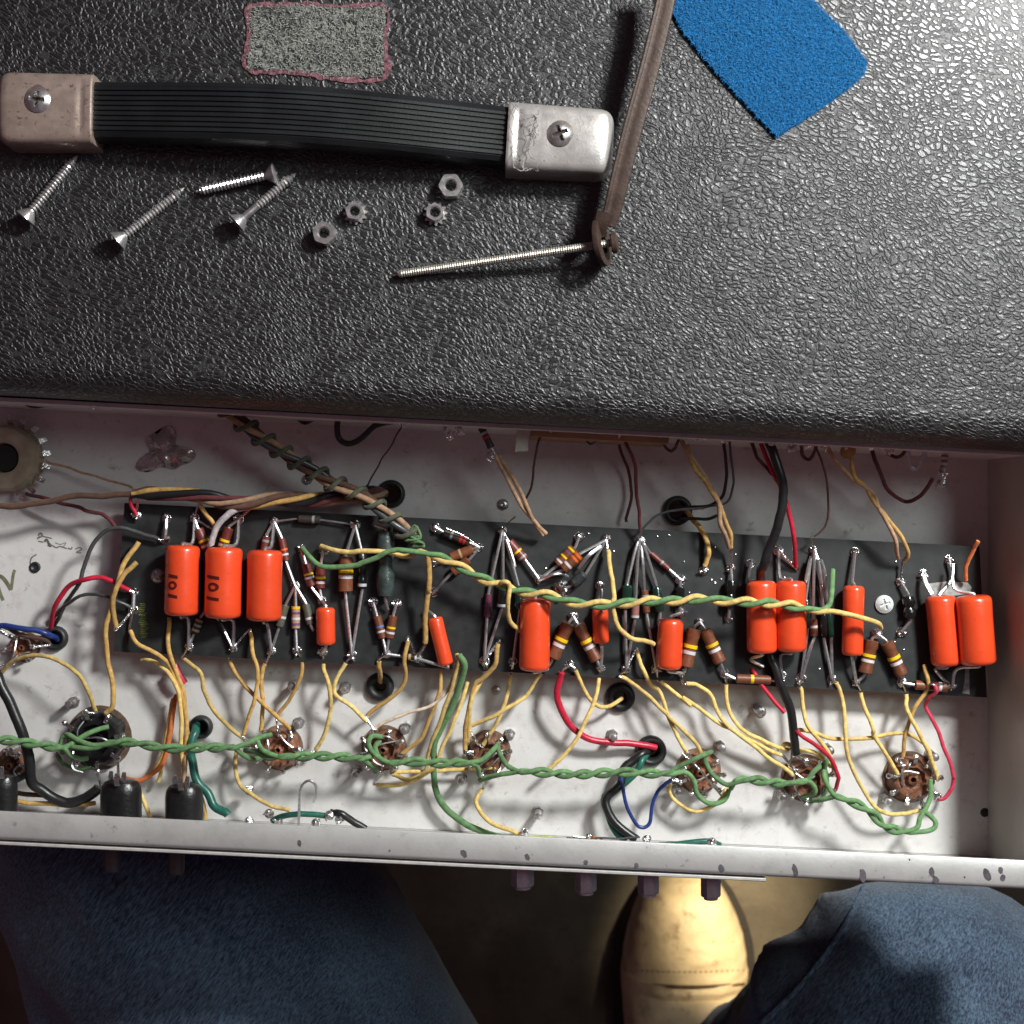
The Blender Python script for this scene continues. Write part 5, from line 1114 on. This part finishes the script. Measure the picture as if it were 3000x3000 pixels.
# solder lugs: under the cabinet edge and along the lip
lug = []
for x, y, z in ((178, 763, -8), (290, 765, -8), (612, 777, -8), (762, 797, -9), (850, 822, -10), (868, 812, -9), (925, 862, -14), (1038, 806, -9), (1168, 816, -9), (1256, 821, -9), (1286, 821, -9), (1314, 823, -9), (1330, 822, -9), (1368, 828, -9), (1455, 833, -9), (1492, 845, -12), (1492, 832, -9), (1524, 837, -9), (1556, 838, -9), (1600, 838, -9), (1645, 841, -9), (1678, 848, -9), (1777, 898, -15), (1776, 912, -16),
                 (470, 1549, -30), (508, 1535, -30), (525, 1552, -30), (622, 1538, -30), (640, 1545, -31), (596, 1553, -30), (990, 1572, -30), (1110, 1580, -29), (1220, 1582, -29), (1343, 1588, -29), (470, 1491, -37), (360, 1484, -37)):
    lug.append((x, y, z))
for k, (x, y, z) in enumerate(lug):
    P = W(x, y, z); o = bpy.data.objects.new('solder_lug', JM[k % 6]); COL.objects.link(o); o.location = P * U
    o.parent = ch; o.location = (P - Vector(ch['_b'])) * U
    o.rotation_euler = (random.Random(k).uniform(-.6, .6), .3, k * 1.3); o.scale = (.85,) * 3

# ================================================================ person
import bpy as _b
def blob(lst):
    """lst of (p, q, r0, r1) capsules -> one voxel-remeshed skin"""
    b = MB()
    for p, q, r0, r1 in lst:
        d = (q - p); L_ = d.length; d.normalize(); pr = [(0, -r0)]
        for k in range(1, 9): a = math.pi / 2 * k / 9; pr.append((r0 * math.sin(a), -r0 * math.cos(a)))
        pr += [(r0 + (r1 - r0) * t, L_ * t) for t in (0, .2, .4, .6, .8, 1)]
        for k in range(1, 9): a = math.pi / 2 * k / 9; pr.append((r1 * math.cos(a), L_ + r1 * math.sin(a)))
        pr.append((0, L_ + r1)); b.lathe(pr, p, d, 40)
    return b
per = thing('person', 'seated person in blue jeans and a pale tan boot below the chassis', 'person', (60, -300, -620))
kneeR = W(1742, 2018, -165); kneeR.z = -165
kneeL = W(275, 1505, -190)
hipR = Vector((230, -560, -150)); hipL = Vector((20, -560, -170))
caps = [(hipR, kneeR, 98, 92), (kneeR, Vector((140, -452, -520)), 78, 44), (hipL, kneeL, 124, 83), (kneeL, Vector((-160, -60, -540)), 74, 50), (hipL, hipR, 120, 120), (Vector((85, -620, -120)), Vector((85, -640, 60)), 135, 135)]
tr = blob(caps).build('trousers', DENIM, per)
md = tr.modifiers.new('skin', 'REMESH'); md.mode = 'VOXEL'; md.voxel_size = .005; md.use_smooth_shade = True
ms = tr.modifiers.new('smooth', 'SMOOTH'); ms.iterations = 14; ms.factor = .6
dg = _b.context.evaluated_depsgraph_get(); ev = tr.evaluated_get(dg); nm = _b.data.meshes.new_from_object(ev)
tr.modifiers.clear(); old = tr.data; tr.data = nm; _b.data.meshes.remove(old); nm.name = 'trousers'
tb = Vector(tr['_b'])
# cloth folds: displace outward by ridged noise
NRM = [v.normal.copy() for v in nm.vertices]
for v, vn in zip(nm.vertices, NRM):
    p = Vector(v.co) / U + tb
    n1 = noise.noise(Vector((p.x * .012 + p.y * .02, p.y * .006 - p.x * .012, p.z * .01))); n2 = noise.noise(Vector((p.x * .05 + p.y * .06, p.y * .02 - p.x * .04, p.z * .03 + 7)))
    v.co += vn * (5.0 * (1 - abs(n1) * 2.6) + 2.0 * n2) * U
for pl_ in nm.polygons: pl_.use_smooth = True
if not nm.materials: nm.materials.append(DENIM)
bv = BVHTree.FromPolygons([Vector(v.co) / U + tb for v in nm.vertices], [tuple(p.vertices) for p in nm.polygons])
def on_leg(x, y, lift=.6):
    o = Vector((0, 0, H)); d = (W(x, y, -100) - o).normalized(); h = bv.ray_cast(o, d)
    return (h[0] - d * lift) if h[0] else None
sm = [on_leg(x, y) for x, y in ((1660, 1640), (1632, 1672), (1605, 1728), (1571, 1785), (1540, 1826), (1506, 1867), (1475, 1897), (1441, 1928), (1415, 1950))]
sm = [p for p in sm if p]
if len(sm) > 3:
    MB().tube(crom(sm, 6), 1.6, 8, flat=.6).build('side_seam', DENIM, per)
    MB().tube([p + Vector((3.5, -2.0, .2)) for p in crom(sm, 6)], .35, 5).build('seam_stitching', mat('seam_thread', (.10, .13, .17), .8), per)

# boot, toe pointing up in the picture
tz = -600
def boot_loft(sections, nseg=56, fold=0):
    vs = []; fs = []; S2 = []
    for a, b in zip(sections, sections[1:]):
        k_ = 8
        for k in range(k_): S2.append(tuple(a[i] + (b[i] - a[i]) * k / k_ for i in range(6)))
    sections = S2 + [sections[-1]]
    for (cx, cy, w, h, z0, e) in sections:
        for k in range(nseg):
            a = math.pi * k / (nseg - 1); c_, s_ = math.cos(a), math.sin(a)
            vs.append(Vector((cx - w * math.copysign(abs(c_) ** e, c_), cy, z0 + h * abs(s_) ** (e * .9))))
    for v in vs:
        n1 = noise.noise(Vector((v.x * .018, v.y * .055, v.z * .02))); n2 = noise.noise(Vector((v.x * .06, v.y * .14, v.z * .05 + 4)))
        up_ = max(0, min(1, (v.z - sections[0][4]) / 20))
        v.z += up_ * (fold * (1 - 3.2 * abs(n1)) + (.5 + fold * .35) * n2); v.x += .6 * n2 * up_
    m = nseg
    for i in range(len(sections) - 1):
        for k in range(m - 1): fs.append((i * m + k, i * m + k + 1, (i + 1) * m + k + 1, (i + 1) * m + k))
        fs.append((i * m + m - 1, i * m, (i + 1) * m, (i + 1) * m + m - 1))
    fs += [tuple(range(m)), tuple((len(sections) - 1) * m + k for k in range(m))]
    return MB().add(vs, fs)
def bw(x0, x1, y, z): a, b = W(x0, y, z), W(x1, y, z); return (a.x + b.x) / 2, a.y, (b.x - a.x) / 2
secs = []
for y, x0, x1, h in ((1652, 1285, 1318, 16), (1655, 1262, 1336, 28), (1664, 1242, 1352, 38), (1682, 1226, 1367, 47), (1705, 1213, 1381, 54), (1735, 1200, 1396, 59), (1770, 1189, 1408, 62), (1805, 1182, 1414, 63), (1838, 1179, 1416, 63)):
    cx, cy, w = bw(x0, x1, y, -570); secs.append((cx, cy, w, h, -602, .80))
boot = boot_loft(secs, 56, .6).build('boot', BOOTM, per); tag(boot, 'pale tan leather boot toe lit brightly from the side')
secs = []
for y, x0, x1, h in ((1836, 1178, 1417, 64.5), (1850, 1177, 1417, 65), (1862, 1177, 1416, 63.5), (1880, 1178, 1413, 70), (1905, 1180, 1408, 78), (1940, 1183, 1402, 88), (1990, 1186, 1396, 104), (2060, 1186, 1392, 122), (2160, 1184, 1390, 130), (2260, 1190, 1384, 130), (2330, 1215, 1360, 120)):
    cx, cy, w = bw(x0, x1, y, -570); secs.append((cx, cy, w, h, -602, .82))
boot_loft(secs, 56, 3.2).build('boot_upper', BOOTM, per)
sole = []
for y, x0, x1 in ((1640, 1280, 1322), (1648, 1250, 1345), (1662, 1228, 1366), (1690, 1207, 1388), (1730, 1184, 1408), (1780, 1168, 1422), (1840, 1158, 1428), (1910, 1158, 1426), (2000, 1164, 1415), (2150, 1168, 1404), (2300, 1180, 1390), (2345, 1215, 1360)):
    a, b = W(x0, y, -598), W(x1, y, -598); sole.append((a, b))
poly = [(a.x, a.y) for a, b in sole] + [(b.x, b.y) for a, b in reversed(sole)]
MB().prism(poly, -619.5, -601.5).build('sole', SOLEM, per, smooth=False)
THREAD = mat('boot_thread', (.20, .13, .07), .8)
seamp = []
def on_boot(x, y):
    a = W(x, y, -540); return a
bvb = BVHTree.FromPolygons([Vector(v.co) / U + Vector(boot['_b']) for v in boot.data.vertices], [tuple(p.vertices) for p in boot.data.polygons])
for k in range(22):
    x = 1192 + k * 10; y = 1830 + 3.5 * math.sin(k * .15) ; o = Vector((0, 0, H)); d = (W(x, y, -550) - o).normalized(); h = bvb.ray_cast(o, d)
    if h[0]:
        MB().box(h[0] - d * .2, 1.9, .8, .9).build('stitch', THREAD, boot, smooth=False)
ws = []
for k in range(26):
    x = 1182 + k * 9.2; y = 1849 + 7 * math.sin(k * .12); o = Vector((0, 0, H)); d = (W(x, y - 6, -550) - o).normalized(); h = bvb.ray_cast(o, d)
    if h[0]: ws.append(h[0] + Vector((0, -4.5, 1.0)))
if len(ws) > 3: MB().tube(crom(ws, 4), 1.3, 8).build('cap_edge', mat('seam_dark', (.09, .05, .025), .7), boot)
